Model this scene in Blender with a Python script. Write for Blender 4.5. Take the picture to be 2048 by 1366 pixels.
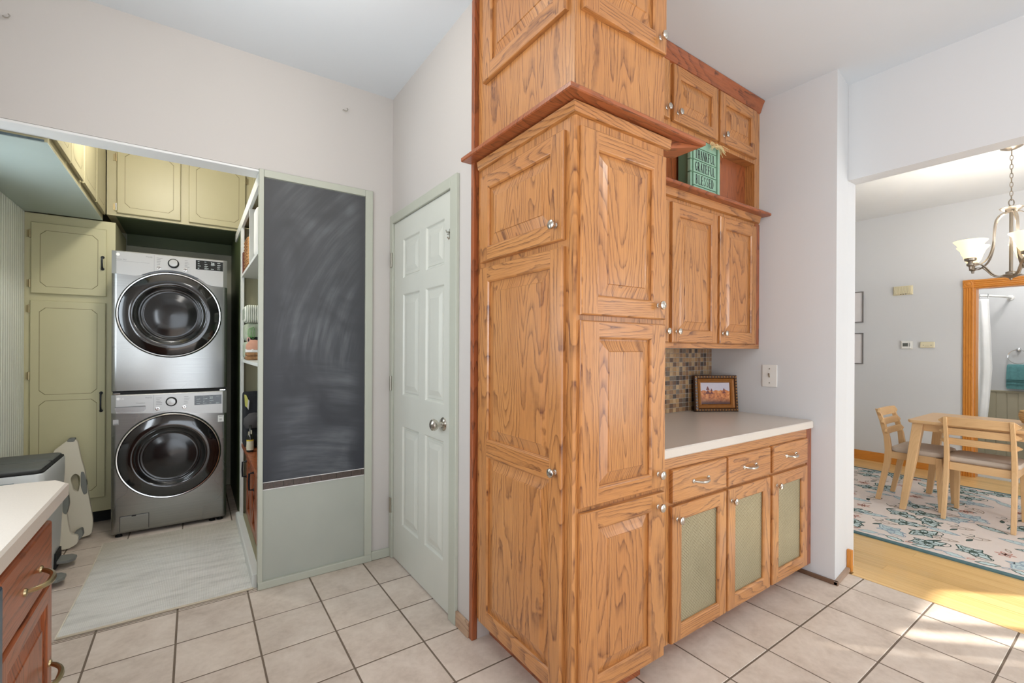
import bpy, bmesh, math, random
from mathutils import Vector, Matrix
random.seed(7)
PI = math.pi
C = bpy.context.scene.collection
for o in list(bpy.data.objects): bpy.data.objects.remove(o)

# ------------------------------------------------------------------ camera, world, sun, exposure
H = 1.3
cam = bpy.data.objects.new('camera', bpy.data.cameras.new('camera')); C.objects.link(cam)
_R = Vector((0.82048757, -0.57164308, 0.00493319))
_D = Vector((0.00358753, -0.00348051, -0.99998751))
_F = Vector((0.57165311, 0.82049502, -0.00080493))
m = Matrix.Identity(4)
for i in range(3):
    m[i][0] = _R[i]; m[i][1] = -_D[i]; m[i][2] = -_F[i]
m[2][3] = H
cam.matrix_world = m
cam.data.sensor_width = 36; cam.data.lens = 16.0563; cam.data.shift_y = 0.007615
cam.data.clip_start = 0.02
bpy.context.scene.camera = cam

sc = bpy.context.scene
sc.view_settings.view_transform = 'Standard'; sc.view_settings.look = 'None'
sc.view_settings.gamma = 1; sc.view_settings.use_curve_mapping = False
sc.view_settings.exposure = 0.0

w = bpy.data.worlds.new('sky'); sc.world = w; w.use_nodes = True
bg = w.node_tree.nodes['Background']
bg.inputs[0].default_value = (0.78, 0.88, 1.0, 1); bg.inputs[1].default_value = 1.6

sun = bpy.data.objects.new('sun', bpy.data.lights.new('sun', 'SUN')); C.objects.link(sun)
sun.data.energy = 11; sun.data.angle = math.radians(.8); sun.data.color = (1, .95, .86)
sun.rotation_euler = Vector((-2.6, 2.48, -2.0)).to_track_quat('-Z', 'Y').to_euler()
sun.location = (6, -4, 5)

def area(name, loc, d, sx, sy, e, col=(1, 1, 1)):
    l = bpy.data.objects.new(name, bpy.data.lights.new(name, 'AREA')); C.objects.link(l)
    l.data.shape = 'RECTANGLE'; l.data.size = sx; l.data.size_y = sy; l.data.energy = e; l.data.color = col
    l.location = loc; l.rotation_euler = Vector(d).to_track_quat('-Z', 'Y').to_euler()
    return l
# area lamps standing in for daylight at unseen windows built below
area('daylight_fill', (-1.04, 0.85, 1.5), (1, 0, 0), 1.3, 0.95, 29, (.86, .93, 1.0))
area('daylight_fill', (1.1, -1.86, 1.08), (0, 1, 0.02), 3.0, 1.9, 36, (.90, .95, 1.0))
area('daylight_fill', (4.4, -1.81, 1.3), (0.6, 1, 0), 1.3, 1.8, 84, (.95, .98, 1.0))  # added dining fill, in front of an opaque sheet
area('daylight_fill', (-1.04, 3.15, 1.55), (1, 0.1, 0), 0.55, 0.9, 9, (.82, .92, 1.0))

def lamp(name, loc, e, r, col):
    l = bpy.data.objects.new(name, bpy.data.lights.new(name, 'POINT')); C.objects.link(l)
    l.data.energy = e; l.data.shadow_soft_size = r; l.data.color = col; l.location = loc
    return l
lamp('bulb_and_fill', (0.22, 1.75, 2.62), 7, .12, (1, .96, .90))
lamp('bulb_and_fill', (1.5, -0.7, 2.62), 27, .14, (1, .97, .92))  # added fill brightening the right side of the kitchen, no fitting
lamp('bulb_and_fill', (-0.20, 3.45, 2.68), 22, .06, (1, .95, .88))
lamp('bulb_and_fill', (7.3, 0.9, 2.5), 26, .12, (1, .97, .93))  # added fill for the bathroom, no fitting

# ------------------------------------------------------------------ materials
MAT = {}
def nt(name):
    m = bpy.data.materials.new(name); m.use_nodes = True
    n = m.node_tree.nodes; l = m.node_tree.links
    return m, n, l, n['Principled BSDF']
def lin(c):
    return tuple(((x/255)/12.92 if x/255 <= .04045 else ((x/255+.055)/1.055)**2.4) for x in c)
def mix(n, l, f, a, b, mode='MIX'):
    x = n.new('ShaderNodeMix'); x.data_type = 'RGBA'; x.blend_type = mode
    for s, v in ((0, f), (6, a), (7, b)):
        if hasattr(v, 'is_linked') or hasattr(v, 'links'): l.new(v, x.inputs[s])
        elif isinstance(v, tuple): x.inputs[s].default_value = (*v[:3], 1)
        else: x.inputs[s].default_value = v
    return x.outputs[2]
def math_(n, l, op, a, b=None, c=None):
    x = n.new('ShaderNodeMath'); x.operation = op
    for i, v in enumerate((a, b, c)):
        if v is None: continue
        if hasattr(v, 'links'): l.new(v, x.inputs[i])
        else: x.inputs[i].default_value = v
    return x.outputs[0]
def noise(n, l, vec, scale, detail=2, rough=.5, dist=0):
    x = n.new('ShaderNodeTexNoise'); x.inputs['Scale'].default_value = scale
    x.inputs['Detail'].default_value = detail; x.inputs['Roughness'].default_value = rough
    x.inputs['Distortion'].default_value = dist
    if vec is not None: l.new(vec, x.inputs['Vector'])
    return x.outputs['Fac']
def ramp(n, l, f, stops):
    x = n.new('ShaderNodeValToRGB'); l.new(f, x.inputs[0]); e = x.color_ramp.elements
    while len(e) < len(stops): e.new(.5)
    for i, (p, c) in enumerate(stops):
        e[i].position = p; e[i].color = (*c, 1) if isinstance(c, tuple) else (c, c, c, 1)
    return x.outputs[0]
def bump(n, l, h, s, d, bs):
    x = n.new('ShaderNodeBump'); x.inputs['Strength'].default_value = s; x.inputs['Distance'].default_value = d
    l.new(h, x.inputs['Height']); l.new(x.outputs[0], bs.inputs['Normal'])
def coords(n, l, ax='XYZ', sc=(1, 1, 1), rnd=0.0):
    """object coordinates re-ordered/scaled, with an offset per object"""
    t = n.new('ShaderNodeTexCoord'); s = n.new('ShaderNodeSeparateXYZ'); l.new(t.outputs['Object'], s.inputs[0])
    c = n.new('ShaderNodeCombineXYZ')
    oi = n.new('ShaderNodeObjectInfo')
    for i in range(3):
        v = math_(n, l, 'MULTIPLY', s.outputs['XYZ'.index(ax[i])], sc[i])
        if rnd: v = math_(n, l, 'ADD', v, math_(n, l, 'MULTIPLY', oi.outputs['Random'], rnd*(1.0+i*.37)))
        l.new(v, c.inputs[i])
    return c.outputs[0]
def plain(name, rgb, rough=.5, metal=0, var=.04, scale=6, bmp=0, bscale=200, coat=0, emit=None, es=0, trans=0, rnd=0, spec=.5, detail=3):
    if name in MAT: return MAT[name]
    m, n, l, b = nt(name); c = lin(rgb)
    v = coords(n, l, rnd=rnd or 0.0)
    f = noise(n, l, v, scale, detail)
    col = mix(n, l, f, tuple(x*(1-var*2.2) for x in c), tuple(min(1, x*(1+var*2.2)) for x in c))
    l.new(col, b.inputs['Base Color'])
    b.inputs['Roughness'].default_value = rough; b.inputs['Metallic'].default_value = metal
    b.inputs['Specular IOR Level'].default_value = spec
    if coat: b.inputs['Coat Weight'].default_value = coat; b.inputs['Coat Roughness'].default_value = .12
    if trans: b.inputs['Transmission Weight'].default_value = trans
    if bmp: bump(n, l, noise(n, l, v, bscale, 3), bmp, .002, b)
    if emit: b.inputs['Emission Color'].default_value = (*lin(emit), 1); b.inputs['Emission Strength'].default_value = es
    MAT[name] = m; return m

def oak(along, tone='honey'):
    name = 'oak_%s_%s' % (tone, along)
    if name in MAT: return MAT[name]
    m, n, l, b = nt(name)
    light, midc, dark = {'honey': ((203, 144, 84), (180, 116, 59), (98, 50, 20)),
                    'red': ((174, 100, 58), (152, 80, 44), (86, 44, 24)),
                    'ash': ((222, 184, 136), (214, 172, 122), (188, 142, 94)),
                    'trim': ((214, 142, 58), (204, 130, 48), (160, 92, 30)),
                    'base': ((196, 166, 138), (180, 148, 120), (120, 88, 66))}[tone]
    t = n.new('ShaderNodeTexCoord'); s = n.new('ShaderNodeSeparateXYZ'); l.new(t.outputs['Object'], s.inputs[0])
    k = 'XYZ'.index(along); o1, o2 = [i for i in range(3) if i != k]
    al = s.outputs[k]; ac = math_(n, l, 'ADD', s.outputs[o1], s.outputs[o2])
    oi = n.new('ShaderNodeObjectInfo'); r = math_(n, l, 'MULTIPLY', oi.outputs['Random'], 43.0)
    def vec(a, bb, add=0.0):
        c = n.new('ShaderNodeCombineXYZ')
        l.new(math_(n, l, 'ADD', math_(n, l, 'MULTIPLY', ac, a), math_(n, l, 'MULTIPLY', r, 1.7)), c.inputs[0])
        l.new(math_(n, l, 'MULTIPLY', al, bb), c.inputs[1]); l.new(math_(n, l, 'ADD', r, add), c.inputs[2])
        return c.outputs[0]
    n1 = noise(n, l, vec(1, .11), 6.5, 1.5, .45, .0)
    wob = noise(n, l, vec(1, .9, 5.0), 26, 2, .5)
    ph = math_(n, l, 'ADD', math_(n, l, 'MULTIPLY', n1, 26.0), math_(n, l, 'MULTIPLY', ac, 20.0))
    ph = math_(n, l, 'ADD', ph, math_(n, l, 'MULTIPLY', wob, .55))
    fr = math_(n, l, 'FRACT', ph)
    ring = ramp(n, l, fr, [(0, 0.0), (.50, .06), (.78, .55), (.90, .95), (.97, .2), (1.0, 0.0)])
    pores = noise(n, l, vec(330, 9), 1.0, 2, .6)
    pores = ramp(n, l, pores, [(.40, 1.0), (.56, 0.0)])
    tone_n = noise(n, l, vec(3, .5, 9.0), 2.2, 2)
    basec = mix(n, l, tone_n, lin(midc), lin(light))
    f = math_(n, l, 'MULTIPLY', ring, math_(n, l, 'ADD', .50, math_(n, l, 'MULTIPLY', pores, .38)))
    f = math_(n, l, 'MULTIPLY', f, .35 if tone in ('ash', 'trim') else .95)
    f2 = math_(n, l, 'ADD', f, math_(n, l, 'MULTIPLY', pores, .20 if tone in ('honey', 'red') else .08))
    col = mix(n, l, f2, basec, lin(dark))
    l.new(col, b.inputs['Base Color'])
    b.inputs['Roughness'].default_value = .34
    b.inputs['Coat Weight'].default_value = {'honey': .55, 'red': .2}.get(tone, .05)
    b.inputs['Coat Roughness'].default_value = .2
    bump(n, l, f2, .18, .0008, b); n[-1].invert = True
    MAT[name] = m; return m

def wallmat(name, rgb, bs=.05, rough=.75):
    return plain(name, rgb, rough, var=.012, scale=1.3, bmp=bs, bscale=90)
M_wall = wallmat('wall_paint', (196, 191, 186))
M_wallw = wallmat('wall_paint_cool', (211, 212, 213))
M_ceil = wallmat('ceiling_paint', (216, 221, 225))
M_pop = plain('textured_ceiling', (226, 228, 229), .9, var=.01, bmp=.6, bscale=120)
M_sage = plain('sage_paint', (206, 208, 198), .38, var=.015, bmp=.04, bscale=40)
M_saged = plain('sage_paint_trim', (181, 184, 170), .42, var=.02, bmp=.08, bscale=30)
M_sagep = plain('sage_paint_panel', (168, 172, 162), .45, var=.04, scale=4, bmp=.08, bscale=30)
M_lintel = plain('white_gloss_paint', (226, 226, 224), .45, var=.01)
M_green = plain('olive_cabinet_paint', (176, 168, 132), .42, var=.02, bmp=.05, bscale=50)  # upper cabinets: olive paint darkened to offset the near laundry lamp
M_greend = plain('olive_paint_low_light', (196, 190, 152), .42, var=.02, bmp=.05, bscale=50)  # same olive paint, lighter to offset dimmer light on the tall cabinet
M_groove = plain('olive_groove', (118, 110, 78), .6)
M_soff = plain('pale_blue_green_paint', (178, 192, 186), .45, var=.02, bmp=.05, bscale=30)
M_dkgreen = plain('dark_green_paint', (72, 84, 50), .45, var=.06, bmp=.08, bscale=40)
M_bead = plain('beadboard_paint', (232, 236, 224), .5, var=.02)
M_shelf = plain('shelf_white_paint', (214, 216, 210), .5, var=.02)
M_inner = plain('shelf_inner_olive', (150, 146, 118), .6, var=.03)
M_black = plain('black_void', (14, 15, 14), .7)
M_blackm = plain('black_iron', (34, 38, 44), .35, metal=.6)
M_nickel = plain('brushed_nickel', (206, 200, 190), .24, metal=1, var=.02)
M_brass = plain('antique_brass', (176, 160, 124), .28, metal=1, var=.03)
M_hinge = plain('steel_hinge', (168, 164, 152), .35, metal=1)
M_grout = plain('grout', (112, 98, 84), .9, var=.05, scale=20)
M_white = plain('white_plastic', (232, 231, 226), .35, var=.01)
M_cream = plain('cream_plastic', (226, 216, 184), .45, var=.02)
M_red = plain('copper_trim', (140, 70, 38), .4, var=.1, scale=15)
M_dirt = plain('brown_base_trim', (112, 84, 64), .5, var=.1, scale=12)

def tilemat():
    m, n, l, b = nt('floor_tile')
    v = coords(n, l, rnd=31.0)
    f1 = noise(n, l, v, 5.5, 5, .62, .6); f2 = noise(n, l, v, 38, 4, .6)
    oi = n.new('ShaderNodeObjectInfo')
    f = math_(n, l, 'ADD', math_(n, l, 'MULTIPLY', f1, .7), math_(n, l, 'MULTIPLY', f2, .3))
    c = ramp(n, l, f, [(.28, lin((184, 168, 154))), (.5, lin((208, 194, 181))), (.72, lin((224, 212, 200)))])
    tint = mix(n, l, oi.outputs['Random'], (.94, .94, .94), (1.04, 1.03, 1.02))
    l.new(mix(n, l, 1.0, c, tint, 'MULTIPLY'), b.inputs['Base Color'])
    b.inputs['Roughness'].default_value = .42
    bump(n, l, f2, .12, .002, b)
    return m
M_tile = tilemat()
def steelmat(name='brushed_steel', rgb=(168, 168, 166), rough=.26, ax='XYZ'):
    m, n, l, b = nt(name)
    v = coords(n, l, ax, (3, 3, 260), rnd=9)
    f = noise(n, l, v, 1.0, 3); f0 = noise(n, l, coords(n, l, rnd=3), 2.2, 2)
    c = lin(rgb)
    l.new(mix(n, l, f, tuple(x*.86 for x in c), tuple(min(1, x*1.1) for x in c)), b.inputs['Base Color'])
    b.inputs['Metallic'].default_value = 1
    l.new(math_(n, l, 'ADD', rough-.06, math_(n, l, 'MULTIPLY', f0, .14)), b.inputs['Roughness'])
    b.inputs['Anisotropic'].default_value = .5
    bump(n, l, f, .05, .001, b)
    return m
M_steel = steelmat()
M_panel = plain('silver_control_panel', (184, 184, 182), .34, metal=.75, var=.01)
M_chrome = plain('chrome', (225, 225, 224), .12, metal=1, var=0)
M_glass = plain('black_glass', (12, 12, 13), .06, var=0, coat=1, spec=.6)
M_bowl = plain('smoked_glass_bowl', (20, 20, 21), .16, var=.05, coat=.3)
M_disp = plain('black_display', (16, 22, 22), .1, var=0, coat=.4)
M_ink = plain('grey_print', (120, 120, 120), .6)
M_lit = plain('display_print', (190, 200, 200), .5)
def chalkmat():
    m, n, l, b = nt('chalkboard')
    v = coords(n, l)
    s = n.new('ShaderNodeSeparateXYZ'); l.new(v, s.inputs[0]); x, z = math_(n, l, 'ADD', s.outputs[0], .57), s.outputs[2]
    # wiped arcs: distance from pivot points well outside the board
    def arcs(px, pz, fr, thr, sc):
        dx = math_(n, l, 'SUBTRACT', x, px); dz = math_(n, l, 'SUBTRACT', z, pz)
        d = math_(n, l, 'SQRT', math_(n, l, 'ADD', math_(n, l, 'MULTIPLY', dx, dx), math_(n, l, 'MULTIPLY', dz, dz)))
        a = math_(n, l, 'ARCTAN2', dz, dx)
        c = n.new('ShaderNodeCombineXYZ'); l.new(math_(n, l, 'MULTIPLY', d, fr), c.inputs[0]); l.new(math_(n, l, 'MULTIPLY', a, sc), c.inputs[1])
        return ramp(n, l, noise(n, l, c.outputs[0], 1.0, 4, .6), [(thr, 0.0), (thr+.3, 1.0)])
    up = arcs(1.75, 1.15, 24, .42, 2.4); lo = arcs(.45, -.75, 20, .40, 3.4)
    zb = n.new('ShaderNodeMapRange'); l.new(math_(n, l, 'ADD', z, math_(n, l, 'MULTIPLY', noise(n, l, v, 4, 2), .12)), zb.inputs[0])
    zb.inputs[1].default_value = 1.20; zb.inputs[2].default_value = 1.32
    f = mix(n, l, zb.outputs[0], lo, up)
    big = ramp(n, l, noise(n, l, v, 2.6, 3, .5, .8), [(.36, 0.0), (.62, 1.0)])
    # clean margins near the frame
    mx = math_(n, l, 'MULTIPLY', ramp(n, l, math_(n, l, 'SUBTRACT', x, .31), [(.02, 0.0), (.12, 1.0)]),
               ramp(n, l, math_(n, l, 'SUBTRACT', .85, x), [(.02, 0.1), (.10, 1.0)]))
    f = math_(n, l, 'MULTIPLY', math_(n, l, 'MULTIPLY', f, big), mx)
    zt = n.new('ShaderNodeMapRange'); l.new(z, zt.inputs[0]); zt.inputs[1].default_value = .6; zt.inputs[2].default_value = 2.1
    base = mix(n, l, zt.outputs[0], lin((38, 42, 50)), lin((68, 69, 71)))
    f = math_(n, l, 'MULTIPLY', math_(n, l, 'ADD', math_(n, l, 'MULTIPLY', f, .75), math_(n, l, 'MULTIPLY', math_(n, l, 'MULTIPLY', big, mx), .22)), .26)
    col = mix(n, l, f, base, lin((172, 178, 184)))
    specks = n.new('ShaderNodeTexVoronoi'); specks.inputs['Scale'].default_value = 9; l.new(v, specks.inputs['Vector'])
    sp = math_(n, l, 'LESS_THAN', specks.outputs['Distance'], .022)
    col = mix(n, l, math_(n, l, 'MULTIPLY', sp, .7), col, lin((220, 220, 216)))
    l.new(col, b.inputs['Base Color']); b.inputs['Roughness'].default_value = .55
    return m
M_chalk = chalkmat()
def countermat(name='beige_laminate', rgb=(205, 192, 178)):
    m, n, l, b = nt(name)
    v = coords(n, l); f = noise(n, l, v, 260, 3, .7); f1 = noise(n, l, v, 3, 2)
    c = lin(rgb)
    l.new(mix(n, l, math_(n, l, 'ADD', math_(n, l, 'MULTIPLY', f, .7), math_(n, l, 'MULTIPLY', f1, .3)), tuple(x*.84 for x in c), tuple(min(1, x*1.12) for x in c)), b.inputs['Base Color'])
    b.inputs['Roughness'].default_value = .3
    return m
M_counter = countermat(rgb=(212, 203, 192))
def meshmat():
    m, n, l, b = nt('woven_metal_screen')
    v = coords(n, l, 'XZY', (1, 1, 1))
    br = n.new('ShaderNodeTexBrick'); l.new(v, br.inputs['Vector'])
    br.inputs['Scale'].default_value = 1; br.inputs['Brick Width'].default_value = .014; br.inputs['Row Height'].default_value = .0065
    br.inputs['Mortar Size'].default_value = .0013; br.inputs['Mortar Smooth'].default_value = .5
    br.inputs['Color1'].default_value = (*lin((138, 126, 96)), 1); br.inputs['Color2'].default_value = (*lin((152, 140, 108)), 1)
    br.inputs['Mortar'].default_value = (*lin((206, 200, 170)), 1)
    f = noise(n, l, coords(n, l), 5, 3)
    l.new(mix(n, l, math_(n, l, 'MULTIPLY', f, .6), br.outputs['Color'], lin((120, 112, 84))), b.inputs['Base Color'])
    b.inputs['Metallic'].default_value = .35; b.inputs['Roughness'].default_value = .42
    bump(n, l, br.outputs['Fac'], .5, .0015, b)
    return m
M_screen = meshmat()
def rugmat():
    m, n, l, b = nt('grey_woven_rug')
    v = coords(n, l)
    f = noise(n, l, coords(n, l, sc=(3.0, 16, 1)), 1.0, 5, .7)
    base = ramp(n, l, f, [(.3, lin((202, 200, 193))), (.5, lin((232, 230, 223))), (.7, lin((244, 242, 236)))])
    s = n.new('ShaderNodeSeparateXYZ'); l.new(v, s.inputs[0])
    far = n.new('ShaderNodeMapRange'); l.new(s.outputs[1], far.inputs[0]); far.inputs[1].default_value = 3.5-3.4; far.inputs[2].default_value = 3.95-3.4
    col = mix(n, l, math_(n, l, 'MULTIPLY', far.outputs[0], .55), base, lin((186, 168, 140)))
    wv = n.new('ShaderNodeTexWave'); wv.inputs['Scale'].default_value = 42; wv.bands_direction = 'Y'; l.new(v, wv.inputs['Vector'])
    wx = n.new('ShaderNodeTexWave'); wx.inputs['Scale'].default_value = 42; wx.bands_direction = 'X'; l.new(v, wx.inputs['Vector'])
    h = math_(n, l, 'MULTIPLY', wv.outputs['Fac'], wx.outputs['Fac'])
    col = mix(n, l, math_(n, l, 'MULTIPLY', math_(n, l, 'SUBTRACT', 1.0, h), .22), col, lin((130, 128, 120)))
    l.new(col, b.inputs['Base Color']); b.inputs['Roughness'].default_value = .95; b.inputs['Specular IOR Level'].default_value = .1
    bump(n, l, h, .6, .004, b)
    return m
M_rug = rugmat()
M_floral = plain('floral_rug_ground', (224, 212, 204), .95, var=.03, scale=3, bmp=.3, bscale=300, spec=.1)
M_teal = plain('teal_rug_border', (92, 120, 124), .95, var=.08, scale=30, spec=.1)
M_f1 = plain('rug_ink_green', (84, 100, 94), .95, spec=.1); M_f2 = plain('rug_blue', (158, 174, 186), .95, spec=.1)
M_f3 = plain('rug_pale_aqua', (198, 214, 214), .95, spec=.1); M_f4 = plain('rug_salmon', (206, 150, 136), .95, spec=.1)
M_f5 = plain('rug_taupe', (172, 156, 142), .95, spec=.1)
def bamboomat():
    m, n, l, b = nt('bamboo_floor')
    f = noise(n, l, coords(n, l, sc=(90, 1.2, 1), rnd=17), 1.0, 3, .6)
    oi = n.new('ShaderNodeObjectInfo')
    c = ramp(n, l, f, [(.25, lin((212, 170, 108))), (.5, lin((230, 190, 128))), (.75, lin((238, 204, 146)))])
    tint = mix(n, l, oi.outputs['Random'], (.86, .84, .80), (1.04, 1.03, 1.0))
    l.new(mix(n, l, 1.0, c, tint, 'MULTIPLY'), b.inputs['Base Color'])
    b.inputs['Roughness'].default_value = .3; b.inputs['Coat Weight'].default_value = .3
    return m
M_bamboo = bamboomat()
M_linen = plain('beige_linen', (198, 184, 170), .9, var=.03, bmp=.4, bscale=500, spec=.1)
M_bin = plain('grey_white_plastic_bin', (206, 210, 208), .35, var=.01)
M_bind = plain('dark_grey_lid', (82, 84, 82), .55, var=.1, scale=30)
M_tub = plain('beige_plastic', (206, 198, 178), .4, var=.02)
M_grip = plain('grey_rubber_grip', (112, 114, 108), .6)
M_sign = plain('mint_painted_wood', (140, 176, 152), .6, var=.05, scale=30)
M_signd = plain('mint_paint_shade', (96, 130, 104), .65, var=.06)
M_text = plain('charcoal_lettering', (26, 30, 32), .6)
M_raffia = plain('raffia', (222, 200, 150), .8, var=.08)

# ------------------------------------------------------------------ mesh helpers
class MB:
    def __init__(s): s.v = []; s.f = []; s.mi = []; s.mats = []
    def m(s, mat):
        if mat not in s.mats: s.mats.append(mat)
        return s.mats.index(mat)
    def add(s, vs, fs, mat=None):
        k = len(s.v); s.v += [tuple(v) for v in vs]; i = s.m(mat) if mat else 0
        for f in fs: s.f.append(tuple(k+j for j in f)); s.mi.append(i)
        return s
    def box(s, x0, x1, y0, y1, z0, z1, mat=None):
        v = [(x, y, z) for x in (x0, x1) for y in (y0, y1) for z in (z0, z1)]
        return s.add(v, [(0, 1, 3, 2), (4, 6, 7, 5), (0, 4, 5, 1), (2, 3, 7, 6), (0, 2, 6, 4), (1, 5, 7, 3)], mat)
    def quad(s, a, b, c, d, mat=None): return s.add([a, b, c, d], [(0, 1, 2, 3)], mat)
    def loft(s, rings, caps=True, closed=True, mat=None):
        n = len(rings[0]); vs = [p for r in rings for p in r]; fs = []
        for i in range(len(rings)-1):
            for j in range(n if closed else n-1):
                a = i*n+j; b_ = i*n+(j+1) % n
                fs.append((a, b_, b_+n, a+n))
        if caps: fs.append(tuple(range(n-1, -1, -1))); fs.append(tuple(range((len(rings)-1)*n, len(rings)*n)))
        return s.add(vs, fs, mat)
    def lathe(s, prof, o=(0, 0, 0), ax=(0, 0, 1), seg=24, mat=None, sx=1.0):
        """prof = [(radius, distance along axis)]"""
        o = Vector(o); a = Vector(ax).normalized()
        u = a.orthogonal().normalized(); v = a.cross(u)
        if abs(a.z) < .5: v = Vector((0, 0, 1)); u = v.cross(a).normalized()
        rings = [[o + a*h + u*(r*sx*math.cos(2*PI*k/seg)) + v*(r*math.sin(2*PI*k/seg)) for k in range(seg)] for r, h in prof]
        return s.loft(rings, True, True, mat)
    def tube(s, pts, r, seg=8, mat=None, closed=False):
        pts = [Vector(p) for p in pts]; rings = []; n = len(pts); prev = None
        for i, p in enumerate(pts):
            if closed: t = (pts[(i+1) % n]-pts[i-1]).normalized()
            else: t = (pts[min(i+1, n-1)]-pts[max(i-1, 0)]).normalized()
            u = (prev - t*prev.dot(t)).normalized() if prev else t.orthogonal().normalized()
            prev = u; v = t.cross(u); rr = r[i] if isinstance(r, (list, tuple)) else r
            rings.append([p + u*(rr*math.cos(2*PI*k/seg)) + v*(rr*math.sin(2*PI*k/seg)) for k in range(seg)])
        if closed: rings.append(rings[0])
        return s.loft(rings, not closed, True, mat)
    def strap(s, pts, wv, th, mat=None):
        """flat bar: wv = width vector, th = thickness"""
        pts = [Vector(p) for p in pts]; wv = Vector(wv); rings = []
        for i, p in enumerate(pts):
            t = (pts[min(i+1, len(pts)-1)]-pts[max(i-1, 0)]).normalized()
            nrm = t.cross(wv).normalized()*(th/2)
            rings.append([p+wv/2+nrm, p+wv/2-nrm, p-wv/2-nrm, p-wv/2+nrm])
        return s.loft(rings, True, True, mat)

WM = {}
def wm(o): return WM.get(o.name, Matrix.Identity(4)) if o else Matrix.Identity(4)
def obj(name, mb, mat=None, parent=None, bevel=0, seg=2, smooth=False, sub=0, local=False, label=None, kind=None, fix=True):
    """link ONE mesh object; vertices given in world space unless local"""
    me = bpy.data.meshes.new(name)
    P = wm(parent); inv = P.inverted()
    vs = [Vector(v) for v in mb.v]
    if not local and parent: vs = [inv @ v for v in vs]
    me.from_pydata(vs, [], mb.f); me.update()
    if fix:
        b = bmesh.new(); b.from_mesh(me); bmesh.ops.recalc_face_normals(b, faces=b.faces); b.to_mesh(me); b.free()
    mats = mb.mats or [mat]
    for x in mats: me.materials.append(x)
    if mb.mats:
        for p, i in zip(me.polygons, mb.mi): p.material_index = i
    o = bpy.data.objects.new(name, me); C.objects.link(o)
    if smooth:
        for p in me.polygons: p.use_smooth = True
        if not sub:
            try: me.set_sharp_from_angle(angle=math.radians(38))
            except Exception: pass
    if bevel:
        md = o.modifiers.new('b', 'BEVEL'); md.width = bevel; md.segments = seg; md.limit_method = 'ANGLE'; md.angle_limit = math.radians(40); md.harden_normals = False
    if sub:
        md = o.modifiers.new('s', 'SUBSURF'); md.levels = sub; md.render_levels = sub
    if parent: o.parent = parent; WM[o.name] = P.copy()
    else: WM[o.name] = Matrix.Identity(4)
    if label: o['label'] = label
    if kind: o['kind'] = kind
    return o
def thing(name, label, cat, loc=(0, 0, 0), rz=0, group=None):
    o = bpy.data.objects.new(name, None); C.objects.link(o); o.empty_display_size = .05
    o.location = loc; o.rotation_euler = (0, 0, rz); o['label'] = label; o['category'] = cat
    if group: o['group'] = group
    WM[o.name] = Matrix.Translation(loc) @ Matrix.Rotation(rz, 4, 'Z')
    return o
def tag(o, label, cat, group=None):
    o['label'] = label; o['category'] = cat
    if group: o['group'] = group
    return o
def struct(name, mb, mat=None, parent=None, **k):
    return obj(name, mb, mat, parent, kind='structure', **k)
def B(*a, mat=None): return MB().box(*a, mat=mat)
def copy_tree(o, parent=None):
    c = o.copy(); C.objects.link(c); c.parent = parent; WM[c.name] = WM[o.name]
    for ch in o.children: copy_tree(ch, c)
    return c
def text(s, size, mat, parent, org, ux, uz, depth=.0006, name='lettering', align='LEFT', squeeze=1.0):
    """flat printed letters: origin org, reading direction ux, up direction uz (world)"""
    cu = bpy.data.curves.new(name, 'FONT'); cu.body = s; cu.size = size; cu.align_x = align; cu.extrude = depth/2; cu.resolution_u = 2
    t = bpy.data.objects.new(name, cu); C.objects.link(t)
    me = bpy.data.meshes.new_from_object(t); bpy.data.objects.remove(t)
    ux = Vector(ux); uz = Vector(uz); nn = ux.cross(uz); org = Vector(org)
    mb = MB(); mb.v = [tuple(org + ux*(v.co.x*squeeze) + uz*v.co.y + nn*(v.co.z+depth*.6)) for v in me.vertices]
    mb.f = [tuple(p.vertices) for p in me.polygons]; mb.mi = [0]*len(mb.f)
    return obj(name, mb, mat, parent)

# ------------------------------------------------------------------ structure
ZC = 2.865
XL, XR, YF, YA = -0.96, 3.164, -1.80, 2.793
# kitchen floor: grout bed, tiles laid on it
fl = struct('floor', B(XL-.1, 3.141, YF-.1, 5.15, -.03, -.0016), M_grout)
FX0, FY0, TS, TY = 0.2405, 0.388, 0.3015, 0.299
def cells(a0, step, lo, hi):
    k = math.floor((lo-a0)/step); out = []
    while a0+k*step < hi-1e-4:
        a, b = max(lo, a0+k*step), min(hi, a0+(k+1)*step)
        if b-a > .012: out.append((a, b))
        k += 1
    return out
def sees(x, y, mpx=120):
    d = Vector((x, y, -H)); zc = d.dot(_F)
    if zc < .15: return False
    u = 1024+913.4*d.dot(_R)/zc; v = 698.6+913.4*d.dot(_D)/zc
    return -mpx < u < 2048+mpx and v < 1366+mpx
TM = {}
def tile_mesh(w, d):
    k = (round(w, 3), round(d, 3))
    if k not in TM:
        g = .0032; mb = MB(); c = .002
        x0, x1, y0, y1 = -w/2+g, w/2-g, -d/2+g, d/2-g
        r = lambda i, z: [(x0+i, y0+i, z), (x1-i, y0+i, z), (x1-i, y1-i, z), (x0+i, y1-i, z)]
        mb.loft([r(0, -.012), r(0, -c), r(c, 0)], True)
        me = bpy.data.meshes.new('tile'); me.from_pydata(mb.v, [], mb.f); me.materials.append(M_tile); TM[k] = me
    return TM[k]
rest = MB()
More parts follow.
